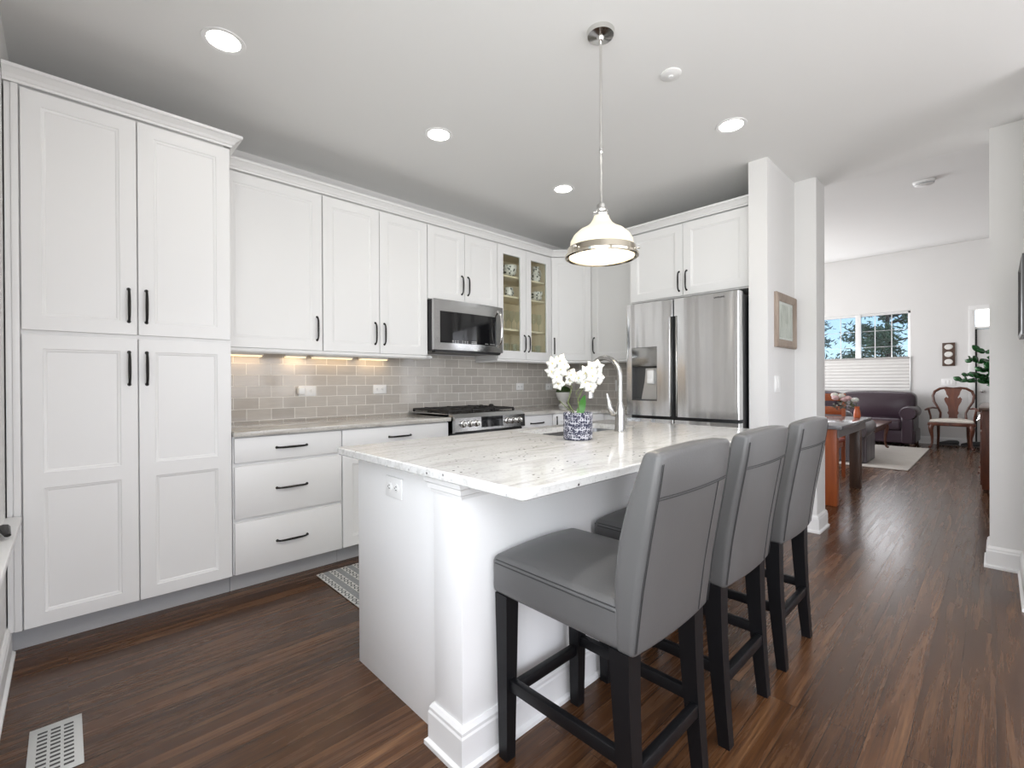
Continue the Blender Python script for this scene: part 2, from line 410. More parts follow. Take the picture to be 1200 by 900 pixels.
b=B(); fwz=[(.5,.06)]
for a in (5.6,7.2,8.8,10.34): b.box(a,a+.06,YLL+.03,YLL+.09,.5,2.5,.004)
b.box(5.6,10.4,YLL+.03,YLL+.09,.5,.56,.004); b.box(5.6,10.4,YLL+.03,YLL+.09,2.44,2.5,.004); struct('window_4',b,TRIM)
# door in far wall: casing, slab, transom
b=B()
b.box(XE-.02,XE+.14,.26,.34,0,2.42,.004); b.box(XE-.02,XE+.14,-.80,-.72,0,2.42,.004); b.box(XE-.025,XE+.14,-.80,.34,2.42,2.50,.004); b.box(XE,XE+.12,-.72,.26,2.085,2.125,.003)
d1=struct('door_1',b,TRIM)
b=B(); b.box(XE+.02,XE+.065,-.70,.235,.01,2.075,.004); b.box(XE+.012,XE+.02,-.60,.13,.2,1.0,.006); b.box(XE+.012,XE+.02,-.60,.13,1.12,1.95,.006)
part('door_slab',b,vmat('door_paint',(.62,.62,.61),.45,amt=.01),d1)
b=B(); b.box(XE+.06,XE+.07,.234,.262,.0,2.08); part('gap_seal',b,BLACK,d1)
b=B(); b.box(XE+.05,XE+.06,-.70,.25,2.125,2.42); part('transom_pane',b,TRANS,d1,label='transom pane with daylight put in as a glow')
b=B(); b.lathe([(.0,0),(.025,0),(.028,-.02),(.02,-.045),(0,-.05)],(XE+.02,.17,.98),20,axis='x'); part('door_knob',b,CHROME,d1)
# cellular shade on lower half of the far window
b=B(); z=1.60; pts=[]
n=22; zz=[1.60-(1.60-.90)*i/n for i in range(n+1)]
poly=[]
for i,z in enumerate(zz): poly.append((XE-.035-(.012 if i%2 else 0),z))
poly+=[(XE-.005,zz[-1]),(XE-.005,zz[0])]
b.faces_loft([[(x,1.14,z) for x,z in poly],[(x,3.88,z) for x,z in poly]])
ts=thing('cellular_shade','white pleated shade covering lower half of the living room window','blind',(XE-.03,2.5,.9)); Mt=Rz((XE-.03,2.5,.9))
part('pleated_fabric',b,SHADE,ts,Mt)
b=B(); b.box(XE-.055,XE-.002,1.14,3.88,1.60,1.635,.004); part('top_rail',b,vmat('rail_grey',(.45,.44,.43),.5),ts,Mt)
# ------------------------------------------------------------------ cabinets
def patch_door(w,h,panels,hole=False,st=.064,t=.02):
    b=B(); bm=b.bm
    def loop(i0,z0,i1,z1,y): return [bm.verts.new(p) for p in ((i0,y,z0),(i1,y,z0),(i1,y,z1),(i0,y,z1))]
    def bridge(a,c):
        for i in range(4):
            j=(i+1)%4; bm.faces.new((a[i],a[j],c[j],c[i]))
    e=.0015
    L=[loop(0,0,w,h,0),loop(0,0,w,h,-t+e)]
    bridge(L[0],L[1]); L2=loop(e,e,w-e,h-e,-t); bridge(L[1],L2)
    if not hole: bm.faces.new(L[0])
    bounds=[e]+[(panels[i][1]+panels[i+1][0])/2 for i in range(len(panels)-1)]+[h-e]
    for k,(p0,p1) in enumerate(panels):
        o=loop(e,bounds[k],w-e,bounds[k+1],-t)
        prev=loop(st,p0,w-st,p1,-t); bridge(o,prev)
        for ins,d in (((.002,.003),(.009,.005),(.014,.010),(.018,.010)) if not hole else ((.004,.004),(.006,.02))):
            c=loop(st+ins,p0+ins,w-st-ins,p1-ins,-t+d); bridge(prev,c); prev=c
        if not hole: bm.faces.new(prev)
        else: bridge(prev,L[0])
    return b
def pull(x,z,L=.16,vert=True,y=-.02):
    b=B(); pts=[];rr=[]
    for i in range(13):
        s=-1+2*i/12; d=.006+.019*(1-abs(s)**6)
        a=s*L/2*(1 if abs(s)<.98 else .985)
        pts.append((x,y-d,z+a) if vert else (x+a,y-d,z)); rr.append(.0050+.0018*math.cos(s*PI/2)+(.0012 if abs(s)>.9 else 0))
    b.tube(pts,rr,8)
    for s in (-1,1):
        p=(x,y,z+s*L/2*.98) if vert else (x+s*L/2*.98,y,z)
        q=(p[0],y-.008,p[2]); b.cyl(p,q,.0085,.006,10)
    return b
G=.0025
def cab_body(root,w,h,d,toe=False,open_front=False,z0=0):
    b=B()
    b.box(0,w,0,d,z0,h,.0008,1); part('body',b,WHITE,root)
    if toe:
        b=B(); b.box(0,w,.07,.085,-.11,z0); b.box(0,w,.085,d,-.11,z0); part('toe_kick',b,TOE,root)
def add_door(root,x0,x1,z0,z1,hx=None,hz=None,panels=None,name='door'):
    w=x1-x0-2*G;h=z1-z0-2*G
    pn=panels or [(.064,h-.064)]
    b=patch_door(w,h,pn); b.bm.transform(Matrix.Translation((x0+G,0,z0+G)))
    o=part(name,b,WHITE,root)
    if hx is not None: part('handle',pull(hx,hz),DARKBR,o)
    return o
def add_drawer(root,x0,x1,z0,z1,hx=True,L=.175):
    b=B(); b.box(x0+G,x1-G,-.02,0,z0+G,z1-G,.003,2); o=part('drawer',b,WHITE,root)
    if hx: part('handle',pull((x0+x1)/2,(z0+z1)/2,L,False),DARKBR,o)
    return o
YB=2.95; YU=3.23   # cabinet box fronts (doors sit 2 cm proud)
# pantry
t=thing('pantry_cabinet','tall white four-door pantry cabinet at the left end of the kitchen wall','cabinet',(XL+.005,YB,.11))
x0=XL+.005; h=2.485-.11
cab_body(t,.665-x0,h,.595,toe=True)
b=B(); b.box(0,.020,-.010,0,0,h,.002); b.box(.020,.043,-.016,0,0,h,.002); part('filler_strip',b,WHITE,t)
px0=-.139-x0; pm=.259-x0; px1=.662-x0
add_door(t,px0,pm,1.31,h-.008,pm-.034,1.455); add_door(t,pm,px1,1.31,h-.008,pm+.034,1.455)
for a,c,hx in ((px0,pm,pm-.034),(pm,px1,pm+.034)):
    add_door(t,a,c,.0,1.295,hx,1.148,panels=[(.058,.608),(.676,1.228)])
# base cabinets long wall
t=thing('drawer_cabinet','white base cabinet with three stacked drawers beside the pantry','cabinet',(.668,YB,.11))
w=1.286-.668; cab_body(t,w,.773,.595,toe=True)
add_drawer(t,.004,w,.622,.768); add_drawer(t,.004,w,.308,.607); add_drawer(t,.004,w,0,.293)
t=thing('base_cabinet','white base cabinet with a wide top drawer left of the range','cabinet',(1.288,YB,.11))
w=2.132-1.288; cab_body(t,w,.773,.595,toe=True); add_drawer(t,0,w,.622,.768)
add_door(t,0,w/2,0,.607,w/2-.035,.5); add_door(t,w/2,w,0,.607,w/2+.035,.5)
t=thing('base_cabinet','narrow white base cabinet with one drawer right of the range','cabinet',(2.918,YB,.11))
w=.43; cab_body(t,w,.773,.595,toe=True); add_drawer(t,0,w,.622,.768); add_door(t,0,w,0,.607,.04,.5)
# base corner (diagonal) and short base beside the fridge
t=thing('corner_base_cabinet','white diagonal corner base cabinet below the small potted plant','cabinet',(3.35,YB,.11),-PI/4)
Mt=Rz((3.35,YB,.11),-PI/4); wd=.36*math.sqrt(2); b=B(); b.prism([(3.352,2.95),(3.71,2.59),(4.26,2.59),(4.26,3.53),(3.352,3.53)],.11,.883); part('body',b,WHITE,t,Mt)
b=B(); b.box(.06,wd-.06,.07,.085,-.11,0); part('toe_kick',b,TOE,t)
add_door(t,.014,wd-.014,0,.768,.055,.66)
def square_up(t):      # keep the root axis-aligned, turn the meshes instead
    Mr=Matrix.Rotation(t.rotation_euler.z,4,'Z'); t.rotation_euler=(0,0,0)
    for c in kids(t):
        c.data.transform(Mr)
        for g in kids(c): g.data.transform(Mr)
square_up(t)
t=thing('base_cabinet','short white base cabinet between the corner and the fridge','cabinet',(3.71,2.585,.11),-PI/2)
w=2.585-2.292; cab_body(t,w,.773,.56,toe=True); add_drawer(t,0,w,.622,.768,L=.13); add_door(t,0,w,0,.607,.04,.5)
# counters
def counter(name,poly,mt,label,loc,z0=.884,z1=.914):
    b=B(); b.prism(poly,z0,z1,bev=.004); return solo(name,b,mt,label,'countertop',loc=loc)
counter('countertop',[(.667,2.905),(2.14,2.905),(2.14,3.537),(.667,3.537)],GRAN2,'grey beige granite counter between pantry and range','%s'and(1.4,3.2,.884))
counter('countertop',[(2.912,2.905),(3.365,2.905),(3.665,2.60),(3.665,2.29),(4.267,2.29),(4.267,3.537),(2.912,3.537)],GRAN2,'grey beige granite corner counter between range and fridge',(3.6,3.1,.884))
b=B(); b.box(.667,XF-.001,3.538,3.549,.914,1.40); b.box(2.14,2.91,3.538,3.549,.6,.914);b.box(2.14,2.90,3.538,3.549,1.40,1.43)
solo('tile_backsplash',b,TILEX,'grey subway tile backsplash along the long counter wall','backsplash',norm=True)
b=B(); b.box(4.268,4.279,2.29,3.537,.914,1.40); solo('tile_backsplash',b,TILEY,'grey subway tile backsplash on the short wall left of the fridge','backsplash')
# uppers
ZU=1.402; HU=2.485-ZU; DU=.318
def upper(label,xa,xb,z=ZU,name='wall_cabinet'):
    t=thing(name,label,'cabinet',(xa,YU,z)); cab_body(t,xb-xa,2.485-z,DU); return t
t=upper('wide white single-door wall cabinet next to the pantry',.668,1.28); add_door(t,.004,1.278-.668,0,HU-.008,1.241-.668,.152)
t=upper('white double-door wall cabinet left of the microwave',1.282,2.132); w=.85; add_door(t,0,w/2,0,HU-.008,w/2-.037,.148); add_door(t,w/2,w,0,HU-.008,w/2+.037,.148)
t=upper('short white double-door wall cabinet above the microwave',2.134,2.902,1.868); w=.768; add_door(t,0,w/2,0,.609,w/2-.034,.155); add_door(t,w/2,w,0,.609,w/2+.034,.155)
# glass door cabinet
t=thing('glass_door_cabinet','white wall cabinet with two glass doors and crockery on its shelves','cabinet',(2.904,YU,ZU)); w=3.66-2.904; hb=HU
b=B(); b.box(0,.04,0,DU,0,hb); b.box(w-.04,w,0,DU,0,hb); b.box(.04,w-.04,0,DU,0,.04); b.box(.04,w-.04,0,DU,hb-.04,hb); b.box(w/2-.022,w/2+.022,0,.02,.04,hb-.04); part('body',b,WHITE,t)
b=B(); b.box(.041,w-.041,DU-.012,DU-.004,.04,hb-.04); b.box(.040,.046,.02,DU-.012,.04,hb-.04); b.box(w-.046,w-.040,.02,DU-.012,.04,hb-.04); b.box(.046,w-.046,.02,DU-.012,.04,.046); b.box(.046,w-.046,.02,DU-.012,hb-.046,hb-.04); part('interior_lining',b,MAPLE,t)
SH=[1.70,2.02,2.215]
for z in SH:
    b=B(); b.box(.047,w-.047,.03,DU-.013,z-ZU-.018,z-ZU,.002); part('shelf',b,MAPLE,t)
for a,c,hx in ((0,w/2,w/2-.03),(w/2,w,w/2+.03)):
    dw=c-a-2*G; b=patch_door(dw,HU-.008-2*G,[(.075,HU-.008-.08)],True,.068); b.bm.transform(Matrix.Translation((a+G,0,G)))
    o=part('door',b,WHITE,t); p=B(); p.box(a+.066,c-.066,-.012,-.009,.07,HU-.08); part('glass_pane',p,GLASS,o)
    part('handle',pull(hx,.158,.16),DARKBR,o)
# diagonal corner and right-hand upper
t=thing('corner_wall_cabinet','white diagonal corner wall cabinet right of the glass doors','cabinet',(3.664,YU,ZU),-PI/4)
wd=.303*math.sqrt(2); Mt=Rz((3.664,YU,ZU),-PI/4); b=B(); b.prism([(3.664,3.23),(3.967,2.928),(4.275,2.928),(4.275,3.545),(3.664,3.545)],ZU,ZU+HU); part('body',b,WHITE,t,Mt)
add_door(t,.01,wd-.005,0,HU-.008,.04,.155)
t=thing('wall_cabinet','white single-door wall cabinet between the corner and the fridge cabinet','cabinet',(3.967,2.925,ZU),-PI/2)
w=2.925-2.29; cab_body(t,w,HU,XF-3.967-.002); add_door(t,.01,w,0,HU-.008,.045,.155)
# above-fridge
t=thing('fridge_top_cabinet','white double-door cabinet above the steel fridge','cabinet',(3.67,2.285,1.875),-PI/2)
w=2.285-1.243; cab_body(t,w,.61,XF-3.67-.002); c=(2.285-1.777)
add_door(t,.02,c,.008,.602,c-.032,.13); add_door(t,c,w-.02,.008,.602,c+.032,.13)
b=B(); b.box(0,.02,0,.6,-1.875,-.0); part('side_panel',b,WHITE,t)
# crown mouldings and light rails
CR=[(0,0),(.006,0),(.008,.010),(.014,.014),(.022,.026),(.040,.042),(.050,.046),(.050,.060),(.0,.060)]
b=B(); b.sweep([(XL+.002,YB-.018),(.665,YB-.018),(.665,YU-.075)],CR,2.485); solo('crown_moulding',b,TRIM,'white crown moulding on top of the tall pantry','moulding',loc=(.25,2.93,2.485),ang=.25)
b=B(); b.sweep([(.667,YU-.018),(3.657,YU-.018),(3.949,2.920),(3.949,2.30),(3.652,2.30),(3.652,1.241)],CR,2.485)
solo('crown_moulding',b,TRIM,'white crown moulding running over the wall cabinets to the fridge','moulding',loc=(2.3,3.21,2.485),ang=.25)
LR=[(0,0),(.012,-.0),(.019,-.008),(.021,-.017),(.015,-.026),(.006,-.03),(-.018,-.03),(-.018,0)]
b=B(); b.sweep([(.667,YU-.006),(2.140,YU-.006)],LR,ZU); b.sweep([(2.115,YU-.006),(2.150,YU-.006),(2.150,YU+.2)],LR,ZU); solo('light_rail',b,TRIM,'white rounded light rail under the cabinets left of the microwave','moulding',loc=(1.4,3.21,ZU-.03))
b=B(); b.sweep([(2.908,YU+.29),(2.908,YU-.006),(3.66,YU-.006),(3.961,2.925),(3.961,2.30)],LR,ZU); solo('light_rail',b,TRIM,'white rounded light rail under the glass-door and corner cabinets','moulding',loc=(3.5,3.21,ZU-.03))
# under cabinet light bars
for i,(xa,xb,lb) in enumerate(((.70,.98,'leftmost warm light bar under the wide cabinet next to pantry'),(1.12,1.27,'short warm light bar under the right end of the wide cabinet'),(1.31,1.62,'warm light bar under the left half of the double-door cabinet'),(1.68,1.92,'rightmost warm light bar under the double-door cabinet'))):
    t=thing('light_bar',lb,'light',(xa,3.47,ZU-.03),group='under-cabinet light bars')
    b=B(); b.box(0,xb-xa,0,.05,0,.029,.003); part('housing',b,PLATE,t)
    b=B(); n=max(6,int((xb-xa)/.012))
    for k in range(n): b.box(.006+k*(xb-xa-.012)/n,.006+(k+.6)*(xb-xa-.012)/n,-.002,.046,-.008,0)
    part('diffuser',b,LED,t)
    l=area('bar_glow',(0,0,0),(0,.25,-1),xb-xa,.03,.05,(1,.70,.40)); l.name='light_bar_lamp'; l.parent=t; l.location=((xb-xa)/2,.02,-.012)
# ------------------------------------------------------------------ crockery and glasses in the cabinet
def dec_porc(col):
    m=mat('patterned_porcelain',(.78,.76,.7),.2); vo=N(m,'ShaderNodeTexVoronoi'); vo.inputs['Scale'].default_value=38; lk(m,coords(m),vo.inputs['Vector'])
    lk(m,ramp(m,vo.outputs['Distance'],[(.30,col),(.42,(.76,.73,.66))]),PB(m).inputs['Base Color']); return m
PATG=dec_porc((.06,.07,.05))
def bowl(r,h,t=.004):
    pr=[(0,0),(r*.45,0),(r*.45,.006)]+[(r*(.45+.55*math.sin(a*PI/2/6)),.006+(h-.006)*(1-math.cos(a*PI/2/6))) for a in range(1,7)]
    pr+=[(x-t,z+ (t if z<h*.9 else 0)) for x,z in pr[::-1] if x>r*.44]+[(0,.01)]
    return B().lathe(pr,(0,0,0),28,cap=False)
xL,xR=3.20,3.545; yS=3.31
z=SH[2]+.001
solo('bowl',bowl(.075,.105),PATG,'dark-patterned white bowl on the top shelf behind left glass door','bowl').location=(xL-.05,yS,z)
t=thing('pitcher','tall dark-patterned pitcher on the top shelf behind right glass door','pitcher',(xR-.02,yS,z))
b=B(); b.lathe([(0,0),(.04,0),(.05,.03),(.052,.06),(.035,.10),(.032,.13),(.042,.155),(.039,.155),(.03,.13),(.032,.1),(.047,.06),(.045,.03),(0,.01)],(0,0,0),24,cap=False); part('body',b,PATG,t)
b=B(); b.tube([(.034,0,.14),(.07,0,.13),(.082,0,.10),(.07,0,.06),(.048,0,.045)],.006,8); part('handle',b,PATG,t)
z=SH[1]+.001
t=thing('mug','patterned white mug on the second shelf behind left glass door','mug',(xL-.06,yS,z))
b=B(); b.lathe([(0,0),(.036,0),(.04,.01),(.042,.085),(.038,.085),(.036,.012),(0,.008)],(0,0,0),24,cap=False); part('body',b,PATG,t)
b=B(); b.tube([(.04,-.0,.07),(.065,0,.06),(.065,0,.03),(.04,0,.02)],.005,8); part('handle',b,PATG,t)
solo('bowl',bowl(.06,.04),PATG,'lower bowl of the stack of two behind right glass door','bowl').location=(xR-.01,yS,z)
solo('bowl',bowl(.065,.06),PATG,'upper bowl of the stack of two behind right glass door','bowl').location=(xR-.01,yS,z+.03)
gt=B().lathe([(0,.003),(.026,.003),(.031,.11)],(0,0,0),18,cap=False)
fl=B().lathe([(0,0),(.03,.001),(.004,.01),(.004,.07),(.022,.09),(.028,.13),(.024,.18)],(0,0,0),18,cap=False)
gm=gt.mesh('tumbler',CUPG); fm=fl.mesh('wine_glass',CUPG)
def gl(me,name,x,y,z,label,grp):
    o=bpy.data.objects.new(name,me); COL.objects.link(o); o.location=(x,y,z); o['label']=label;o['category']='glass';o['group']=grp
for i,x in enumerate((3.07,3.13,3.19,3.25)): gl(gm,'tumbler',x,3.29+.035*(i%2),ZU+.047,'clear tumbler in the bottom row behind left glass door','tumblers behind left glass door')
for i,x in enumerate((3.40,3.46,3.52,3.58)): gl(gm,'tumbler',x,3.29+.035*(i%2),ZU+.047,'clear tumbler in the bottom row behind right glass door','tumblers behind right glass door')
for i,x in enumerate((3.09,3.165,3.24)): gl(fm,'wine_glass',x,3.30,SH[0]+.001,'clear stemmed glass on the third shelf behind left glass door','stemmed glasses behind left glass door')
for i,x in enumerate((3.48,3.56)): gl(fm,'wine_glass',x,3.30,SH[0]+.001,'clear stemmed glass on the third shelf behind right glass door','stemmed glasses behind right glass door')
# ------------------------------------------------------------------ microwave
loc=(2.52,3.15,1.425); t=thing('microwave','stainless over-the-range microwave with black window','microwave',loc); Mt=Rz(loc)
xa,xb,za,zb=2.138,2.898,1.43,1.862
b=B(); b.box(xa,xb,3.165,3.53,za+.01,zb,.004); part('body',b,BLACK,t,Mt)
def front_curve(x): # gentle bow of the door
    s=(x-xa)/(xb-xa); return 3.135-.018*math.sin(PI*min(1,max(0,s)))
b=B()
def bow_panel(b,x0,x1,z0,z1,y_off,th,n=10):
    lo=[]
    for i in range(n+1):
        x=x0+(x1-x0)*i/n; y=front_curve(x)+y_off; lo.append([(x,y,z0),(x,y,z1),(x,y+th,z1),(x,y+th,z0)])
    b.faces_loft(lo)
bow_panel(b,xa+.004,xa+.06,za+.078,zb-.095,-.0005,.045); bow_panel(b,xb-.09,xb-.002,za+.078,zb-.095,-.0005,.045); bow_panel(b,xa+.004,xb-.002,zb-.095,zb,-.0005,.045); bow_panel(b,xa+.004,xb-.002,za+.02,za+.078,-.0005,.045)
dd=part('door_frame',b,STEELH,t,Mt)
b=B(); bow_panel(b,xa+.05,xb-.085,za+.07,zb-.09,.004,.03); part('window',b,BGLASS,t,Mt)
b=B(); bow_panel(b,xa+.03,xb-.02,za+.0,za+.024,.02,.05); part('vent_grille',b,BLACK,t,Mt)
BTN=vmat('button_white',(.7,.7,.7),.5)
for x in (.30,.325,.35,.40,.425,.45,.50,.515,.53,.545):
    for zz in (.085,.097):
        b=B(); b.box(xa+x-.12,xa+x-.12+.012,front_curve(xa+x-.12)+.0025,front_curve(xa+x-.12)+.0045,za+zz,za+zz+.004); part('button_mark',b,BTN,t,Mt)
for x in (.56,.58,.62,.64,.66): b=B(); b.box(xa+x-.02,xa+x-.01,front_curve(xa+x)+.0025,front_curve(xa+x)+.005,za+.088,za+.093); part('button_mark',b,BTN,t,Mt)
b=B(); hp=[];
for i in range(11):
    s=-1+2*i/10; hp.append((xb-.062,3.135-.012-.045*(1-s*s)**.6 if abs(s)<1 else 3.14,za+.235+s*.165))
b.tube(hp,.011,10,1.3); part('handle',b,CHROME,t,Mt)
# ------------------------------------------------------------------ range
loc=(2.525,2.95,0); t=thing('gas_range','stainless slide-in gas range with six knobs and black grates','range',loc); Mt=Rz(loc)
xa,xb=2.148,2.904
b=B(); b.box(xa,xb,2.90,3.53,.03,.905,.003); part('body',b,BLACK,t,Mt)
b=B(); b.prism([(2.885,.79),(2.862,.80),(2.868,.905),(2.905,.935),(2.95,.938),(2.95,.79)],xa,xb,'x'); cp=part('control_panel',b,STEELH,t,Mt)
def pnl(z): return 2.862+.006*(z-.80)/.105
b=B(); b.prism([(pnl(.82)-.002,.82),(pnl(.90)-.002,.905),(pnl(.9)+.004,.905),(pnl(.82)+.004,.82)],xa+.262,xb-.262,'x'); part('display',b,BGLASS,cp,Mt)
for i,x in enumerate((.075,.145,.21,xb-xa-.21,xb-xa-.145,xb-xa-.075)):
    b=B(); b.lathe([(.026,0),(.027,-.006),(.021,-.008),(.020,-.030),(.017,-.034),(0,-.034)],(xa+x,2.864,.858),20,axis='y'); b.box(xa+x-.003,xa+x+.003,2.82,2.832,.842,.874,.001); part('knob',b,CHROME,cp,Mt)
b=B(); b.prism([(2.96,.928),(2.96,.936),(3.53,.936),(3.53,.928)],xa-.006,xb+.006,'x'); part('cooktop',b,STEELH,t,Mt)
for k in range(3):
    gx0=xa+.02+k*.242; gx1=gx0+.232; b=B(); r=.006; z=.955
    for yy in (2.985,3.49): b.box(gx0,gx1,yy-r,yy+r,z-.008,z+.008,.002)
    for xx in (gx0+r,gx1-r): b.box(xx-r,xx+r,2.985,3.49,z-.008,z+.008,.002)
    for yy in (3.11,3.237,3.36): b.box(gx0,gx1,yy-.005,yy+.005,z-.006,z+.010,.002)
    xm=(gx0+gx1)/2; b.box(xm-.005,xm+.005,2.985,3.49,z-.006,z+.012,.002)
    for xx in (gx0+r,gx1-r):
        for yy in (2.985,3.237,3.49): b.box(xx-.007,xx+.007,yy-.007,yy+.007,.936,z)
    part('grate',b,IRON,t,Mt)
for k,yy in ((0,3.11),(0,3.37),(1,3.237),(2,3.11),(2,3.37)):
    x=xa+.136+k*.242; b=B(); b.lathe([(.045,.936),(.045,.944),(.03,.946),(.03,.956),(.026,.96),(0,.96)],(x,yy,0),20); part('burner',b,IRON,t,Mt)
for x,yy in ((2.62,3.12),(2.79,3.18)):
    b=B(); b.lathe([(.022,.963),(.024,.975),(.016,.985),(0,.988)],(x,yy,0),14); part('burner_cap',b,IRON,t,Mt)
b=B(); b.box(xa+.005,xb-.005,2.872,2.9,.20,.775,.005); od=part('oven_door',b,STEELH,t,Mt)
b=B(); b.box(xa+.1,xb-.1,2.868,2.874,.34,.66,.004); part('oven_window',b,BGLASS,od,Mt)
b=B(); b.tube([(xa+.06,2.872,.735),(xa+.06,2.83,.735),(xb-.06,2.83,.735),(xb-.06,2.872,.735)],.012,10); part('oven_handle',b,CHROME,od,Mt)
b=B(); b.box(xa+.005,xb-.005,2.875,2.9,.05,.19,.005); part('warming_drawer',b,STEELH,t,Mt)
# ------------------------------------------------------------------ refrigerator
loc=(3.8,1.71,0); t=thing('refrigerator','stainless four-door fridge with ice and water dispenser','refrigerator',loc); Mt=Rz(loc)
Y0,Y1,XD=1.256,2.172,3.425
b=B(); b.box(3.50,4.22,Y0+.004,Y1-.004,.03,1.812,.006); part('body',b,vmat('fridge_side_charcoal',(.018,.018,.019),.4),t,Mt)
def sect(y0,y1,r0,r1,xf=XD,xbk=3.495):
    P=[]
    n=5
    for i in range(n+1):
        a=PI/2*i/n; P.append((xf+r0*(1-math.sin(a)) ,y0+r0*(1-math.cos(a)))) if r0 else None
    if not r0:P.append((xf,y0))
    if r1:
        for i in range(n+1):
            a=PI/2*(1-i/n); P.append((xf+r1*(1-math.sin(a)),y1-r1*(1-math.cos(a))))
    else:P.append((xf,y1))
    P+= [(xbk,y1),(xbk,y0)]; return P
def bulge(b):  # doors bow gently outwards
    for v in b.bm.verts:
        s=(v.co.y-Y0)/(Y1-Y0); s2=(v.co.y-1.746)
        hw=.49 if s2<0 else .43
        c=(Y0+1.742)/2 if s2<0 else (1.75+Y1)/2
        if v.co.x<3.48: v.co.x-=.006*(1-((v.co.y-c)/(hw/2))**2)
b=B(); ZT=1.824
# right door (nearer the wall end) with finely divided face so it can bow
def face_door(b,ya,yb,z0,z1,ra,rb):
    P=sect(ya,yb,ra,rb); k=6
    # add intermediate points on the front edge
    i0=len(P)-3-(5 if rb else 0); 
    a=P[i0-0 if not rb else i0-0]
    idx=max(i for i in range(len(P)-2) if P[i][1]<=(ya+yb)/2)
    p,q=P[idx],P[idx+1]
    P=P[:idx+1]+[(p[0],p[1]+(q[1]-p[1])*j/k) for j in range(1,k)]+P[idx+1:]
    b.prism(P,z0,z1)
face_door(b,Y0,1.741,1.69,ZT,.012,.004); face_door(b,Y0,1.716,.905,1.69,.012,.004); bulge(b)
rd=part('right_door',b,STEELV,t,Mt)
b=B(); face_door(b,1.751,Y1,1.69,ZT,.004,.012); face_door(b,1.776,Y1,1.462,1.69,.004,.012)
face_door(b,1.776,Y1,.905,1.025,.004,.012); face_door(b,1.776,1.884,1.025,1.462,.004,0); face_door(b,2.116,Y1,1.025,1.462,0,.012); bulge(b)
ld=part('left_door',b,STEELV,t,Mt)
b=B(); b.box(XD-.002,XD+.03,1.884,2.116,1.305,1.462,.003); part('dispenser_panel',b,vmat('panel_steel',(.40,.40,.39),.18,1),ld,Mt,label='glossy grey dispenser panel')
b=B(); b.box(XD+.055,XD+.066,1.884,2.116,1.025,1.305); b.box(XD,XD+.066,1.884,1.89,1.025,1.305); b.box(XD,XD+.066,2.11,2.116,1.025,1.305);b.box(XD,XD+.066,1.884,2.116,1.025,1.034)
part('dispenser_recess',b,vmat('recess_grey',(.09,.09,.09),.3,.3),ld,Mt)
b=B(); b.prism([(1.893,1.036),(1.893,1.29),(2.01,1.29),(2.02,1.18),(2.05,1.036)],XD+.04,XD+.054,'x'); part('splash_plate',b,vmat('pale_steel_plate',(.62,.62,.61),.3,.8),ld,Mt)
b=B(); b.box(XD+.012,XD+.045,1.925,1.985,1.16,1.275,.008); b.box(XD+.005,XD+.02,1.93,1.98,1.165,1.20,.005); part('paddle',b,PLATE,ld,Mt,label='pale dispenser paddle')
b=B(); b.box(3.465,3.49,1.705,1.79,.905,1.70); part('handle_channel',b,BLACK,t,Mt)
for y,nm in ((1.722,'right'),(1.770,'left')):
    b=B(); b.box(XD-.004,XD+.012,y-.004,y+.004,.91,1.688,.002); part('door_handle',b,CHROME,rd if nm=='right' else ld,Mt)
b=B(); b.box(XD+.01,XD+.02,1.728,1.734,.93,1.66); part('handle_insert',b,BLACK,rd,Mt)
for ya,yb in ((Y0,1.741),(1.751,Y1)):
    b=B(); face_door(b,ya,yb,.06,.880,.008,.008); bulge(b); part('lower_door',b,STEELV,t,Mt)
b=B(); b.box(3.45,3.56,Y0+.01,Y0+.09,1.812,1.83,.004); b.box(3.45,3.56,Y1-.09,Y1-.01,1.812,1.83,.004); part('hinge_cover',b,BLACK,t,Mt)
b=B(); b.box(3.44,3.5,Y0+.01,Y1-.01,.0,.06); part('kick_plate',b,BLACK,t,Mt)
cu=bpy.data.curves.new('wordmark','FONT'); cu.body='SAMSUNG'; cu.size=.017; cu.extrude=.0004; cu.align_x='CENTER'
tmp=bpy.data.objects.new('wordmark_tmp',cu); COL.objects.link(tmp); dg=bpy.context.evaluated_depsgraph_get(); me=bpy.data.meshes.new_from_object(tmp.evaluated_get(dg)); bpy.data.objects.remove(tmp)
me.materials.clear(); me.materials.append(SLOT); wm=bpy.data.objects.new('wordmark',me); COL.objects.link(wm); wm.parent=rd
wm.matrix_local=Mt.inverted()@Matrix(((0,0,-1,XD-.0068),(-1,0,0,1.39),(0,1,0,1.785),(0,0,0,1)))
# ------------------------------------------------------------------ island
loc=(1.8,1.5,0); t=thing('kitchen_island','white kitchen island base with end post and knee wall','island',loc); Mt=Rz(loc)
b=B(); b.box(.908,2.64,1.262,1.86,0,.68); b.box(.908,1.72,1.262,1.86,.68,.884); b.box(2.50,2.64,1.262,1.86,.68,.884); b.box(1.72,2.50,1.262,1.45,.68,.884); b.box(1.72,2.50,1.83,1.86,.68,.884); b.box(.895,.908,1.262,1.878,.0,.884,.001); part('cabinet_body',b,WHITE,t,Mt)
b=B(); b.box(.865,2.66,1.125,1.273,0,.884,.002); part('knee_wall',b,WHITE,t,Mt)
CAP=[(0,0),(.006,.0),(.008,.010),(.014,.014),(.016,.030),(.024,.036),(.026,.058),(0,.058)]
b=B(); b.sweep([(.893,1.273),(.865,1.273),(.865,1.125),(2.66,1.125),(2.66,1.273)][:],CAP,.826); part('cap_trim',b,TRIM,t,Mt,ang=.25)
b=B(); b.sweep([(.893,1.273),(.865,1.273),(.865,1.125),(2.66,1.125),(2.66,1.273)],BB,0); part('base_trim',b,TRIM,t,Mt,ang=.25)
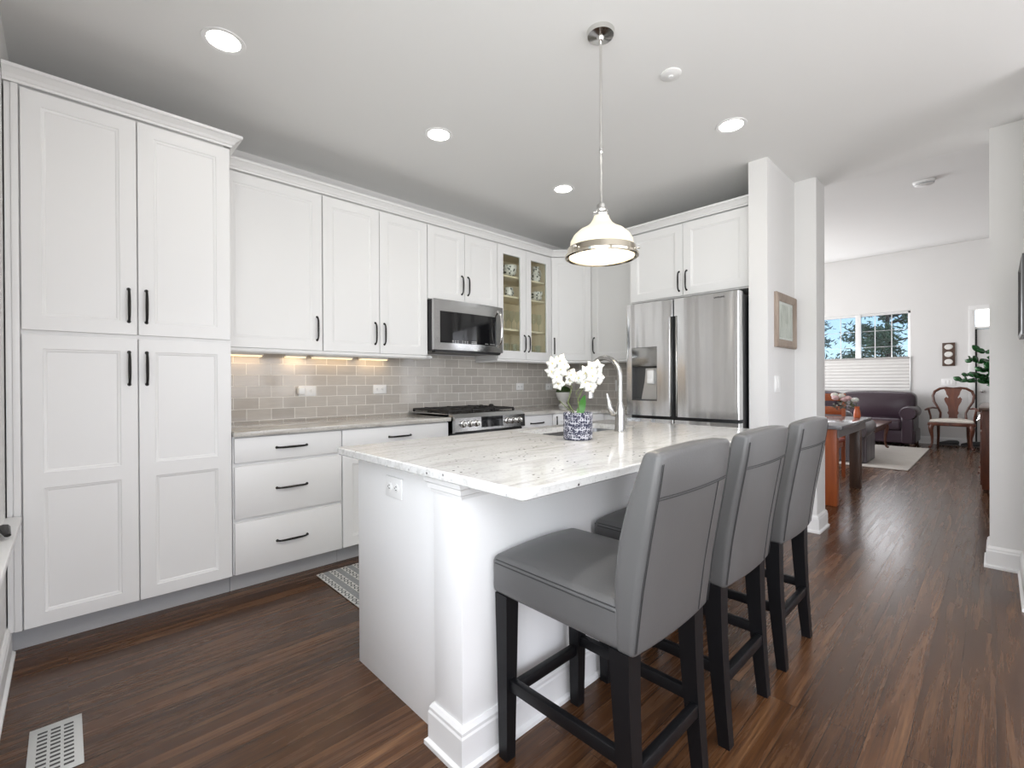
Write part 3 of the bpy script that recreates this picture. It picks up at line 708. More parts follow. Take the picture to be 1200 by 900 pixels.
for a,c in ((.92,1.3),(1.3,1.68),(1.7,2.08),(2.08,2.46)):
    b=patch_door(c-a-2*G,.745,[(.064,.68)]); b.bm.transform(Rz((c-G,1.86,.12),PI)); part('door',b,WHITE,t,Mt)
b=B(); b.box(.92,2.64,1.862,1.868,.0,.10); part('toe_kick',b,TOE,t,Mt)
# slab with sink cut-out
sx0,sx1,sy0,sy1=1.755,2.46,1.485,1.80; IX0,IX1,IY0,IY1=.813,2.775,.808,1.903
def rrect(x0,x1,y0,y1,r,n=4):
    P=[]
    for cx,cy,a0 in ((x0+r,y0+r,PI),(x1-r,y0+r,1.5*PI),(x1-r,y1-r,0),(x0+r,y1-r,.5*PI)):
        for i in range(n+1):
            a=a0+PI/2*i/n; P.append((cx+r*math.cos(a),cy+r*math.sin(a)))
    return P
def ring(b,outer,inner,z0,z1,e=.004):
    def ins(P,d,cx,cy): return [(x+(d if x<cx else -d),y+(d if y<cy else -d)) for x,y in P]
    cx,cy=(IX0+IX1)/2,(IY0+IY1)/2
    loops=[[(x,y,z1) for x,y in inner],[(x,y,z1) for x,y in ins(outer,e,cx,cy)],[(x,y,z1-e) for x,y in outer],[(x,y,z0+e) for x,y in outer],[(x,y,z0) for x,y in ins(outer,e,cx,cy)],[(x,y,z0) for x,y in inner]]
    loops.append(loops[0]); b.faces_loft(loops,cap=False)
b=B(); ring(b,rrect(IX0,IX1,IY0,IY1,.012),rrect(sx0,sx1,sy0,sy1,.03),.884,.914); bmesh.ops.remove_doubles(b.bm,verts=b.bm.verts[:],dist=1e-5)
solo('island_countertop',b,GRAN,'large white speckled granite slab on the island','countertop',loc=(1.8,1.35,.884))
loc=(2.1,1.64,.70); t=thing('sink','undermount stainless sink set in the island countertop','sink',loc); Mt=Rz(loc)
b=B(); inner=rrect(sx0-.004,sx1+.004,sy0-.004,sy1+.004,.035); bot=rrect(sx0+.01,sx1-.01,sy0+.01,sy1-.01,.04); o2=rrect(sx0-.02,sx1+.02,sy0-.02,sy1+.02,.04)
b.faces_loft([[(x,y,.883) for x,y in o2],[(x,y,.883) for x,y in inner],[(x,y,.71) for x,y in bot],[(x,y,.70) for x,y in rrect(sx0+.03,sx1-.03,sy0+.03,sy1-.03,.04)]],cap=False)
b.bm.faces.new([b.bm.verts.new((x,y,.70)) for x,y in rrect(sx0+.03,sx1-.03,sy0+.03,sy1-.03,.04)])
part('basin',b,vmat('sink_steel',(.30,.30,.30),.35,1,amt=.05),t,Mt)
b=B(); b.lathe([(.0,.702),(.03,.702),(.04,.706),(.044,.7005)],(2.1,1.64,0),20); part('drain',b,CHROME,t,Mt)
# faucet
loc=(2.134,1.392,.914); t=thing('faucet','brushed nickel gooseneck faucet with side lever on the island','faucet',loc)
b=B(); b.lathe([(0,0),(.029,0),(.030,.006),(.027,.02),(.0265,.09),(.024,.12),(.0155,.15),(.0145,.16)],(0,0,0),24); part('body',b,BRUSHN,t)
pts=[(0,0,.14),(0,0,.22),(0,0,.30)]; R=.098
for i in range(1,13):
    a=PI*i/12; pts.append((0,R-R*math.cos(a),.30+R*math.sin(a)))
pts.append((0,2*R,.26)); b=B(); b.tube(pts,.0145,14); part('spout',b,BRUSHN,t)
b=B(); b.cyl((0,2*R,.265),(0,2*R,.175),.0175,.019,16); part('spray_head',b,BRUSHN,t)
b=B(); b.tube([(-.015,.015,.095),(-.035,.022,.10),(-.05,.03,.13),(-.053,.035,.17),(-.062,.04,.205)],[.014,.017,.016,.010,.005],12,.7); part('lever',b,BRUSHN,t)
# orchid pot
def pot_mat():
    m=mat('navy_woven_pattern',(.1,.1,.15),.55)
    tc=N(m,'ShaderNodeTexCoord'); sp=N(m,'ShaderNodeSeparateXYZ'); lk(m,tc.outputs['Object'],sp.inputs[0])
    at=N(m,'ShaderNodeMath',operation='ARCTAN2'); lk(m,sp.outputs[0],at.inputs[0]); lk(m,sp.outputs[1],at.inputs[1])
    cb=N(m,'ShaderNodeCombineXYZ'); lk(m,at.outputs[0],cb.inputs[0]); lk(m,sp.outputs[2],cb.inputs[1])
    mp=N(m,'ShaderNodeMapping'); mp.inputs['Scale'].default_value=(5.5,75,1); lk(m,cb.outputs[0],mp.inputs[0])
    vo=N(m,'ShaderNodeTexVoronoi'); vo.inputs['Scale'].default_value=1; vo.inputs['Randomness'].default_value=.55; lk(m,mp.outputs[0],vo.inputs['Vector'])
    wv=N(m,'ShaderNodeTexWave',bands_direction='Z'); wv.inputs['Scale'].default_value=9; wv.inputs['Distortion'].default_value=1.0; lk(m,tc.outputs['Object'],wv.inputs['Vector'])
    a=ramp(m,vo.outputs['Distance'],[(.20,1.0),(.28,0.0),(.50,0.0),(.58,1.0)])
    c=mix(m,a,ramp(m,wv.outputs[1],[(.3,0.0),(.42,1.0)]),.35)
    lk(m,ramp(m,c,[(.50,(.014,.017,.045)),(.72,(.42,.42,.46))]),PB(m).inputs['Base Color']); bump(m,c,.5,.003); return m
PETAL=vmat('orchid_petal',(.78,.77,.71),.5,amt=.03,Subsurface_Weight=.1)
LIP=vmat('orchid_lip',(.70,.60,.20),.5); LEAF=vmat('leaf_green',(.06,.19,.04),.35,amt=.25,scale=20); STEMM=vmat('stem_green',(.10,.13,.04),.5,amt=.2)
SOIL=vmat('dark_moss',(.03,.022,.015),.9,amt=.3,scale=60,bumps=1,bscale=90)
PX,PY=1.72,1.35; loc=(PX,PY,.9145); t=thing('potted_orchid','white orchid in a navy and white patterned pot on the island','plant',loc)
b=B(); b.lathe([(0,0),(.062,0),(.067,.006),(.068,.123),(.064,.126),(.060,.122),(.060,.10)],(0,0,0),40,cap=False); part('pot',b,pot_mat(),t)
b=B(); b.lathe([(0,.112),(.03,.116),(.061,.108)],(0,0,0),24,cap=False); part('moss',b,SOIL,t)
cr=Vector((Rv.x,Rv.y,0)).normalized(); ba=Vector((F.x,F.y,0)).normalized()
def pl(r,d,z): return cr*r+ba*d+Vector((0,0,z))
st1=[pl(-.01,.0,.11),pl(-.045,.01,.17),pl(-.025,.02,.24),pl(-.06,.02,.31),pl(-.09,.0,.35),pl(-.125,-.01,.34)]
st2=[pl(.01,0,.11),pl(.0,.0,.18),pl(.03,.01,.25),pl(.03,.0,.29),pl(.06,-.01,.285)]
b=B(); b.tube(st1,.0028,8); b.tube(st2,.0028,8); b.tube([pl(-.01,0,.11),pl(-.06,.01,.155),pl(-.085,.01,.18)],.002,6); b.tube([pl(.0,0,.11),pl(.005,-.01,.17),pl(-.01,-.01,.22),pl(.02,-.01,.25)],.0015,6); part('stem',b,STEMM,t)
def leafblade(b,p0,p1,w,bend=.02,nrm=None):
    p0=Vector(p0);p1=Vector(p1); d=(p1-p0); side=d.cross(nrm or ba).normalized(); up=(nrm or ba)
    lo=[]; n=8
    for i in range(n+1):
        s=i/n; c=p0+d*s+up*(bend*math.sin(PI*s)); ww=w*math.sin(PI*min(.999,s*.86+.12))**.8
        lo.append([c-side*ww,c-up*.002+up*ww*.2*0,c+side*ww,c+up*.003])
    b.faces_loft(lo)
b=B(); leafblade(b,pl(.012,-.01,.11),pl(.028,-.03,.205),.017); part('leaf',b,LEAF,t)
b=B(); leafblade(b,pl(.005,.02,.11),pl(.035,.05,.17),.013); part('leaf',b,LEAF,t)
def flower(c,face,size,rot):
    b=B(); face=Vector(face).normalized(); a=face.cross(Vector((0,0,1))).normalized(); u=a.cross(face)
    for k in range(5):
        q=rot+2*PI*k/5; d=a*math.cos(q)+u*math.sin(q); s=face.cross(d); wide=.52 if k%2 else .40
        lo=[]
        for i in range(7):
            v=i/6; cc=c+d*(size*(.06+.94*v))+face*(size*(.16*math.sin(PI*v)-.22*v*v)); w=size*wide*math.sin(PI*min(.985,v*.86+.13))**1.1
            lo.append([cc-s*w+face*w*.12,cc+face*.0015,cc+s*w+face*w*.12,cc-face*.0015])
        b.faces_loft(lo)
    return b
fl=[(-.118,-.01,.352,.034),(-.085,-.02,.362,.036),(-.082,-.02,.322,.038),(-.122,0,.315,.034),(-.100,-.02,.288,.036),(-.092,-.01,.258,.032),(-.065,0,.338,.030),
    (-.032,-.01,.298,.034),(.0,-.02,.285,.036),(.030,-.02,.305,.038),(.060,-.02,.330,.036),(.088,-.01,.335,.034),(.062,-.03,.292,.038),(.090,-.01,.285,.036),(.030,-.02,.262,.036),(.055,-.02,.246,.034),(-.04,.0,.272,.026)]
for i,(r,d,z,s) in enumerate(fl):
    c=pl(r,d-.01,z); fc=-ba+cr*rnd.uniform(-.6,.6)+Vector((0,0,rnd.uniform(-.35,.35)))
    o=part('flower',flower(c,fc,s,rnd.uniform(0,2)),PETAL,t,norm=False,ang=1.2)
    k=B(); k.sphere(c+fc.normalized()*.006,.0032,u=8,v=6); part('flower_lip',k,LIP,o)
# little urn with boxwood ball
loc=(3.93,3.28,.915); t=thing('potted_boxwood','small clipped boxwood ball in a white footed urn on the corner counter','plant',loc)
b=B(); b.lathe([(0,0),(.055,0),(.055,.02),(.035,.032),(.032,.045),(.06,.07),(.078,.11),(.088,.145),(.088,.155),(.078,.155),(.07,.12)],(0,0,0),28,cap=False); part('urn',b,PORC,t)
b=B(); rk=random.Random(5); b.sphere((0,0,.165),.072,.072,.050,20,14)
for k in range(500):
    a=rk.uniform(0,2*PI); h=rk.uniform(-.2,1); r=math.sqrt(max(0,1-h*h)); p=Vector((r*math.cos(a)*.076,r*math.sin(a)*.076,.165+h*.054)); d=Vector((rk.uniform(-1,1),rk.uniform(-1,1),rk.uniform(-1,1)))*.007; e=d.cross(Vector((rk.random(),rk.random(),rk.random())))*.8
    e=e.normalized()*.006 if e.length>0 else Vector((.006,0,0)); b.quad(p-d,p+e,p+d,p-e)
part('foliage',b,vmat('boxwood_green',(.045,.085,.02),.6,amt=.4,scale=80),t,norm=False)
# ------------------------------------------------------------------ outlets, switches
def plate(name,label,cat,c,axis,w,h,kind,group=None,z=None):
    # axis: 'y-' faces -Y, 'x-' faces -X
    rz=0 if axis=='y-' else -PI/2
    t=thing(name,label,cat,c,rz,group)
    b=B(); b.box(-w/2,w/2,-.007,0,-h/2,h/2,.002); part('plate',b,PLATE,t)
    if kind=='outlet':
        for s in (-1,1):
            b=B(); hor=w>h
            o=(s*w*.21,0) if hor else (0,s*h*.21)
            b.lathe([(.0165,-.007),(.0165,-.009),(.0155,-.0095),(0,-.0095)],(o[0],0,o[1]),18,axis='y'); so=part('socket',b,PLATE,t)
            b=B()
            for q in (-1,1):
                if hor:b.box(o[0]-.004,o[0]+.005,-.0102,-.009,o[1]+q*.006-.0013,o[1]+q*.006+.0013)
                else:b.box(o[0]+q*.006-.0013,o[0]+q*.006+.0013,-.0102,-.009,o[1]-.004,o[1]+.005)
            b.box(o[0]-.0105 if hor else o[0]-.002,o[0]-.0065 if hor else o[0]+.002,-.0102,-.009,o[1]-.002 if hor else o[1]-.010,o[1]+.002 if hor else o[1]-.006)
            part('slots',b,SLOT,so)
    else:
        n=kind
        for i in range(n):
            b=B(); cx=(i-(n-1)/2)*.046; b.box(cx-.016,cx+.016,-.010,-.006,-.033,.033,.002); part('switch',b,PLATE,t)
    return t
plate('wall_outlet','white outlet with a plugged-in adapter on tiles near the pantry','outlet',(1.29,3.5375,1.125),'y-',.125,.078,'outlet')
b=B(); b.rbox(1.215,1.265,3.49,3.53,1.10,1.15,.008,2); solo('plug_adapter',b,PLATE,'small white plug adapter in the outlet nearest the pantry','adapter',loc=(1.24,3.52,1.10))
plate('wall_outlet','white outlet on tiles left of the range','outlet',(1.875,3.5375,1.13),'y-',.118,.074,'outlet')
plate('wall_outlet','white outlet on tiles right of the range','outlet',(3.51,3.5375,1.135),'y-',.11,.072,'outlet')
plate('wall_outlet','beige outlet on corner tiles behind the orchid','outlet',(3.98,3.5375,1.13),'y-',.115,.072,'outlet')
plate('wall_switch','white double switch on tiles just left of the fridge','switch',(4.2675,2.80,1.14),'x-',.075,.12,1)
plate('island_outlet','white outlet on the end panel of the island','outlet',(.894,1.573,.787),'x-',.118,.078,'outlet')
plate('wall_switch','white double switch plate on the pillar below the framed picture','switch',(3.765,1.1145,1.158),'y-',.12,.12,2)
# ------------------------------------------------------------------ framed picture on the pillar
def art_mat():
    m=mat('sketch_print',(.6,.6,.55),.6); v=coords(m,(14,14,4)); n=noise(m,v,1.2,5,.6,1)
    lk(m,ramp(m,n,[(.35,(.30,.33,.27)),(.5,(.58,.59,.52)),(.68,(.80,.80,.75))]),PB(m).inputs['Base Color']); return m
t=thing('picture_frame','wood framed portrait print on the pillar beside the fridge','picture',(3.94,1.1145,1.63)); 
hw,hh=.235,.20; FR=wood('driftwood_frame',(.25,.19,.15),(.40,.33,.27),(25,25,4),.6); fw=.06
b=B(); prof=[(0,0),(0,-.018),(.012,-.026),(.05,-.020),(fw,-.012),(fw,0)]
loops=[]
for o,y in prof: loops.append([(-hw+o,y,-hh+o),(hw-o,y,-hh+o),(hw-o,y,hh-o),(-hw+o,y,hh-o)])
b.faces_loft(loops,cap=False); part('frame',b,FR,t)
b=B(); b.box(-hw+.05,hw-.05,-.008,-.002,-hh+.05,hh-.05); part('mat_board',b,vmat('mat_white',(.75,.74,.7),.7),t)
b=B(); b.box(-hw+.085,hw-.085,-.0095,-.008,-hh+.075,hh-.08); part('print',b,art_mat(),t)
b=B(); b.box(-hw+.06,hw-.06,-.0125,-.0115,-hh+.06,hh-.06); part('glazing',b,GLASS,t)
t=thing('picture_frame','dark framed picture seen edge-on at the right edge','picture',(3.85,-.114,1.63),PI)
b=B(); loops=[]
for o,y in [(0,0),(0,-.02),(.02,-.024),(.03,-.01),(.03,0)]: loops.append([(-.25+o,y,-.21+o),(.25-o,y,-.21+o),(.25-o,y,.21-o),(-.25+o,y,.21-o)])
b.faces_loft(loops,cap=False); part('frame',b,vmat('grey_frame',(.07,.07,.07),.4),t)
b=B(); b.box(-.225,.225,-.009,-.002,-.185,.185); part('print',b,art_mat(),t)
# ------------------------------------------------------------------ ceiling fixtures
def can(x,y,label,en=1.3):
    t=thing('recessed_light',label,'ceiling light',(x,y,CZ),group=None)
    b=B(); b.lathe([(.068,-.002),(.088,-.004),(.090,0),(.066,0)],(0,0,0),36,cap=False); part('trim_ring',b,TRIM,t)
    b=B(); b.lathe([(0,-.004),(.06,-.0035),(.069,-.001)],(0,0,0),36,cap=False); part('lens',b,LAMPL,t)
    l=bpy.data.lights.new('can','SPOT'); l.energy=en; l.spot_size=2.3; l.spot_blend=.8; l.shadow_soft_size=.07; l.color=(1,.97,.94)
    o=bpy.data.objects.new('recessed_lamp',l); COL.objects.link(o); o.parent=t; o.location=(0,0,-.02)
can(1.724,2.459,'recessed ceiling light in front of the wide wall cabinets'); can(2.946,2.452,'recessed ceiling light nearest the kitchen corner, left of the pendant')
can(2.975,1.132,'recessed ceiling light right of the pendant rod'); can(.535,2.464,'recessed ceiling light above the pantry, cut by the top edge')
can(.62,.85,'added unseen ceiling light over the open floor between pantry and stools',30); can(1.9,-.25,'added unseen ceiling light over the walkway behind the bar stools',26)  # two extra cans out of view, added to brighten pantry and stools
t=thing('smoke_detector','flat round white ceiling sensor near the pendant rod','detector',(2.253,1.157,CZ))
b=B(); b.lathe([(.052,0),(.052,-.006),(.04,-.012),(0,-.012)],(0,0,0),28); part('cover',b,CEIL,t)
b=B(); b.lathe([(.014,-.012),(.012,-.018),(0,-.018)],(0,0,0),14); part('sensor_button',b,TRIM,t)
t=thing('smoke_detector','white domed smoke detector on the ceiling beyond the opening','detector',(5.22,.42,CZ+.0995)); t.rotation_euler=(0,-.13,0)
b=B(); b.lathe([(.075,0),(.075,-.012),(.066,-.02),(.06,-.034),(.04,-.044),(0,-.046)],(0,0,0),28); part('cover',b,TRIM,t)
b=B(); b.lathe([(.0665,-.0205),(.069,-.024),(.0625,-.0325),(.059,-.031)],(0,0,0),28,cap=False); part('vent_ring',b,TOE,t)
# pendant
loc=(1.752,1.236,1.738); t=thing('pendant_lamp','white glass bell pendant lamp with nickel rim over the island','pendant lamp',loc); t.scale=(.968,.968,.968)
b=B(); b.lathe([(.144,.030),(.147,.050),(.1435,.080),(.130,.105),(.105,.128),(.073,.145),(.052,.162),(.041,.180),(.034,.197),(.028,.205)],(0,0,0),48,cap=False); part('glass_shade',b,OPAL,t)
b=B(); b.lathe([(0,-.006),(.06,-.003),(.12,.006),(.151,.014)],(0,0,0),48,cap=False); part('diffuser',b,OPALB,t)
b=B(); b.lathe([(.150,.006),(.160,.0),(.169,.004),(.170,.014),(.160,.020),(.158,.046),(.148,.050),(.144,.044),(.150,.018),(.150,.006)],(0,0,0),56,cap=False); rim=part('rim_band',b,vmat('warm_nickel',(.62,.57,.48),.14,1,amt=.03),t)
for k in range(3):
    a=.9+2*PI*k/3; b=B(); c=Vector((math.cos(a)*.163,math.sin(a)*.163,.032)); b.cyl(c,c+Vector((math.cos(a),math.sin(a),0))*.012,.006,.008,12); part('thumb_screw',b,CHROME,rim)
b=B(); b.lathe([(.034,.196),(.036,.205),(.030,.212),(.024,.218),(.026,.226),(.021,.232),(.021,.25),(.012,.256),(.008,.262),(0,.262)],(0,0,0),28); cap=part('socket_cap',b,CHROME,t)
for k in range(3):
    a=.4+2*PI*k/3; b=B(); c=Vector((math.cos(a)*.024,math.sin(a)*.024,.215)); b.cyl(c,c+Vector((math.cos(a),math.sin(a),0))*.014,.005,.006,10); part('set_screw',b,CHROME,cap)
b=B(); b.cyl((0,0,.26),(0,0,.50),.005,None,12); b.lathe([(.005,.49),(.008,.495),(.0085,.52),(.006,.53)],(0,0,0),14); b.cyl((0,0,.52),(0,0,1.04),.0062,None,12); part('rod',b,CHROME,t)
b=B(); b.lathe([(.008,1.012),(.013,1.016),(.018,1.03),(.060,1.036),(.065,1.0555)],(0,0,0),28); part('canopy',b,CHROME,t)
l=bpy.data.lights.new('pendant_bulb','POINT'); l.energy=4; l.color=(1,.9,.74); l.shadow_soft_size=.09
o=bpy.data.objects.new('pendant_bulb',l); COL.objects.link(o); o.parent=t; o.location=(0,0,-.12)
# ------------------------------------------------------------------ bar stools
REAR=[(.50,.600),(.53,.598),(.67,.581),(.80,.559),(.90,.541),(.98,.528),(1.03,.526)]
FRNT=[(.50,.652),(.53,.653),(.665,.660),(.774,.649),(.885,.622),(.976,.589),(1.03,.572)]
def ip(T,z):
    for (a,u),(c,v) in zip(T,T[1:]):
        if z<=c: return u+(v-u)*max(0,(z-a))/(c-a)
    return T[-1][1]
def backfn(p):
    x,y,z=p; s=(y+.03)/.06   # 0 rear, 1 front
    yr=ip(REAR,z)-.6; yf=ip(FRNT,z)-.6
    bow=-.012*(1-(x/.205)**2)
    flare=1-.03*max(0,(z-.85)/.17)
    zz=z+ (.010*(1-(x/.205)**2) if z>.95 else 0)
    return (x*flare,yr+(yf-yr)*s+bow,zz)
def seatfn(p):
    x,y,z=p
    if z>.60:
        k=(z-.60)/.035; z+=k*.026*(1-(x/.205)**2)*(1-((y-.26)/.27)**4 if abs(y-.26)<.27 else 0)
    return (x,y,z)
def make_stool(label):
    t=thing('bar_stool',label,'bar stool',(1.175,.60,0),group='bar stools along the island')
    b=B(); b.rbox(-.205,.205,.03,.512,.515,.635,.022,8,seatfn); s=part('seat',b,LEATH,t)
    b=B()
    for x in (-.2055,.2055): b.tube([(x,.05+.44*i/6,.614) for i in range(7)],.0018,6); b.tube([(x*.985,.05+.44*i/6,.624) for i in range(7)],.0018,6)
    b.tube([(-.19,.5125,.614),(.19,.5125,.614)],.0018,6); part('seam',b,SEAM,s)
    b=B(); b.rbox(-.205,.205,-.03,.03,.515,1.015,.015,9,backfn); k=part('backrest',b,LEATH,t)
    def on(x,z,s=0,o=-.001): 
        v=Vector(backfn((x,-.03+.06*s,z))); v.y+=o; return v
    b=B()
    for dx in (0,.006): b.tube([on(-.201+dx,.53+.46*i/12) for i in range(13)],.0012,6)
    for dz in (0,.006): b.tube([on(-.20+.40*i/10,.905+dz) for i in range(11)],.0012,6)
    b.tube([on(.199,.53+.46*i/12) for i in range(13)],.0012,6)
    b.tube([on(.125,.53+.375*i/8) for i in range(9)],.0014,6)
    part('seam',b,SEAM,k)
    def leg(x,y0,y1,w0,w1,bx=0):
        b=B(); lo=[]
        for i in range(7):
            s=i/6; w=(w0+(w1-w0)*s)/2; yy=y0+(y1-y0)*(s**1.6); z=.52*(1-s)
            lo.append([(x-w,yy-w,z),(x+w,yy-w,z),(x+w,yy+w,z),(x-w,yy+w,z)])
        b.faces_loft(lo); return b
    for sx in (-1,1):
        lg=part('leg',leg(sx*.177,.468,.470,.052,.036),BLACKWOOD,t); q=B(); q.lathe([(.012,-.0),(.012,.003),(0,.003)],(sx*.177,.470,0),12); part('glide',q,PLATE,lg)
        lg=part('leg',leg(sx*.177,.040,.008,.056,.036),BLACKWOOD,t); q=B(); q.lathe([(.012,-.0),(.012,.003),(0,.003)],(sx*.177,.008,0),12); part('glide',q,PLATE,lg)
        b=B(); b.box(sx*.177-.011,sx*.177+.011,.03,.47,.222,.258,.002); part('side_stretcher',b,BLACKWOOD,t)
    b=B(); b.box(-.165,.165,.458,.480,.185,.222,.002); part('front_stretcher',b,BLACKWOOD,t)
    b=B(); b.box(-.165,.165,.006,.030,.195,.232,.002); part('rear_stretcher',b,BLACKWOOD,t)
    return t
s1=make_stool('grey leather bar stool closest to the camera, at the island corner')
dup(s1,(1.715,.600,0),.0,'grey leather bar stool in the middle of the three')
dup(s1,(2.292,.600,0),.0,'grey leather bar stool furthest away, nearest the fridge')
# ------------------------------------------------------------------ rug and register
def rugp():
    m=mat('striped_runner',(.5,.5,.48),.9); tc=N(m,'ShaderNodeTexCoord'); sp=N(m,'ShaderNodeSeparateXYZ'); lk(m,tc.outputs['Object'],sp.inputs[0])
    def M_(op,a,b=None):
        n=N(m,'ShaderNodeMath',operation=op)
        for i,v in enumerate((a,b)):
            if v is None: continue
            if isinstance(v,(int,float)): n.inputs[i].default_value=v
            else: lk(m,v,n.inputs[i])
        return n.outputs[0]
    fx=M_('FRACT',M_('MULTIPLY',sp.outputs[0],1/.075)); band=M_('GREATER_THAN',fx,.5)
    fx2=M_('ABSOLUTE',M_('SUBTRACT',fx,.25)); fy=M_('ABSOLUTE',M_('SUBTRACT',M_('FRACT',M_('MULTIPLY',sp.outputs[1],1/.045)),.5))
    d=M_('ABSOLUTE',M_('SUBTRACT',M_('ADD',M_('MULTIPLY',fx2,2.2),fy),.38)); tri=M_('LESS_THAN',d,.11)
    c=mix(m,(.62,.61,.58),(.05,.055,.06),tri); c=mix(m,c,(.27,.28,.28),band)
    n=noise(m,coords(m),160,2); c=mix(m,c,ramp(m,n,[(.3,.75),(.7,1.15)]),.8,'MULTIPLY')
    lk(m,c,PB(m).inputs['Base Color']); bump(m,n,.6,.002); return m
b=B(); b.rbox(1.10,2.75,2.20,2.885,.0015,.009,.004,3); solo('runner_rug',b,rugp(),'black white and grey patterned runner rug between island and cabinets','rug',loc=(1.1,2.2,0))
t=thing('floor_register','white metal floor vent near the left wall at the bottom edge','vent',(-.03,2.12,0))
b=B(); b.box(-.065,.065,-.15,.15,.001,.004,.001); part('plate',b,vmat('register_metal',(.60,.61,.60),.35,.3),t)
b=B()
for i in range(11):
    for j in range(3): b.box(-.045+j*.032,-.045+j*.032+.024,-.125+i*.023,-.125+i*.023+.010,.0035,.0045)
part('slots',b,SLOT,t)
# ------------------------------------------------------------------ dining table and chairs
loc=(5.9,1.5,0); t=thing('dining_table','dining table with grey top and thick wooden legs beyond the pillar','table',loc); Mt=Rz(loc)
b=B(); b.box(5.16,6.62,.985,2.0,.725,.762,.005); part('tabletop',b,TTOP,t,Mt)
b=B(); b.box(5.22,6.5,1.02,1.045,.645,.725); b.box(5.22,6.5,1.94,1.965,.645,.725); b.box(5.22,5.245,1.045,1.94,.645,.725); b.box(6.475,6.5,1.045,1.94,.645,.725); part('apron',b,vmat('apron_grey',(.22,.21,.21),.5),t,Mt)
for x,y,m_,lb in ((5.20,1.035,ORANGE,'orange cherry leg'),(6.26,1.03,TABLEW,'dark brown leg'),(5.20,1.87,ORANGE,None),(6.26,1.87,TABLEW,None)):  # near legs in orange wood, far legs in dark wood
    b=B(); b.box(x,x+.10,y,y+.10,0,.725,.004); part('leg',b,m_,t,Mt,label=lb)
def dchair(label,loc,rz):
    t=thing('dining_chair',label,'chair',loc,rz)
    for sx in (-1,1):
        b=B(); lo=[]
        for z,y,w in ((0,.44,.018),(.45,.42,.020),(.75,.445,.019),(1.02,.48,.016)):
            lo.append([(sx*.19-w,y-w,z),(sx*.19+w,y-w,z),(sx*.19+w,y+w,z),(sx*.19-w,y+w,z)])
        b.faces_loft(lo); part('leg',b,ORANGE,t)
        b=B(); b.box(sx*.19-.02,sx*.19+.02,.0,.04,0,.44,.003); part('leg',b,ORANGE,t)
    for z0,z1 in ((.93,1.02),(.76,.86),(.62,.68)):
        b=B(); y=.42+.06*(z0-.45)/.55; b.box(-.18,.18,y-.0,y+.022,z0,z1,.005); part('back_slat',b,ORANGEH,t)
    b=B(); b.box(-.20,.20,.01,.43,.38,.44,.004); part('seat_rail',b,ORANGE,t)
    b=B(); b.rbox(-.215,.215,-.01,.43,.44,.485,.018,4); part('seat_cushion',b,vmat('chair_seat_cloth',(.30,.06,.04),.7,amt=.2,scale=30),t)
    return t
c1=dchair('orange cherry ladder-back chair at the far end of the dining table',(6.45,1.49,0),-PI/2)
dup(c1,(5.40,1.52,0),PI/2,'orange cherry chair tucked under the near end of the dining table')
# vase of pink flowers on the table
loc=(6.45,1.09,.7625); t=thing('flower_vase','orange vase with pale pink and white flowers on the dining table','vase',loc)
b=B(); b.lathe([(0,0),(.03,0),(.034,.02),(.03,.07),(.022,.11),(.026,.125),(.02,.125),(.018,.11)],(0,0,0),20,cap=False); part('vase',b,vmat('orange_glaze',(.62,.13,.04),.35),t)
PINK=vmat('pink_petals',(.70,.46,.46),.7,amt=.2,scale=60); GRY=vmat('grey_green_leaf',(.16,.15,.12),.7,amt=.3,scale=50)
fls=[(-.0,.02,.20),(.0,.085,.215),(.02,.15,.24),(-.02,.20,.22),(.03,.22,.25),(.0,.12,.20)]
b=B()
for x,y,z in fls: b.tube([(0,0,.10),(x*.5,y*.4,.15),(x,y,z)],.003,6)
part('stems',b,STEMM,t)
for i,(x,y,z) in enumerate(fls):
    b=B(); ph=rnd.uniform(0,6); b.sphere((x,y,z),.036,.036,.026,14,9,fn=lambda c,ph=ph:1+.14*math.sin(9*math.atan2(c.y,c.x)+ph+5*c.z)); part('bloom',b,PINK if i%2 else PETAL,t)
b=B(); rk=random.Random(9)
for k in range(60):
    a=rk.uniform(0,1); c=Vector((rk.uniform(-.05,.05),.05+.17*a,.12+rk.uniform(-.03,.06))); d=Vector((rk.uniform(-1,1),rk.uniform(-1,1),rk.uniform(-.4,1))).normalized()*.035; e=d.cross(Vector((rk.random(),.3,rk.random()))).normalized()*.011; b.quad(c,c+d*.5+e,c+d,c+d*.5-e)
part('foliage',b,GRY,t,norm=False)
# ------------------------------------------------------------------ living room
RW=.03
def rug_far():
    b=B(); n=40; lo=[]
    b.rbox(7.86,10.62,.79,2.7,.0015,.02,.008,6); return b
solo('area_rug',rug_far(),RUGW,'cream pile rug on the living room floor','rug',loc=(9.2,1.7,0))
loc=(11.0,2.1,0); t=thing('sofa','burgundy leather sofa with rolled arms under the living room window','sofa',loc); Mt=Rz(loc)
def pil(b,x0,x1,y0,y1,z0,z1,r,k=.03):
    c=((x0+x1)/2,(y0+y1)/2,(z0+z1)/2)
    def fn(p):
        x,y,z=p; ax=(y-c[1])/((y1-y0)/2); az=(z-c[2])/((z1-z0)/2); ay=(x-c[0])/((x1-x0)/2)
        return (x+ay*k*(1-ax*ax)*(1-az*az),y,z+az*k*.6*(1-ax*ax)*(1-ay*ay))
    b.rbox(x0,x1,y0,y1,z0,z1,r,7,fn)
b=B(); b.rbox(10.70,11.50,.98,3.3,.06,.30,.03,4); part('frame',b,SOFA,t,Mt)
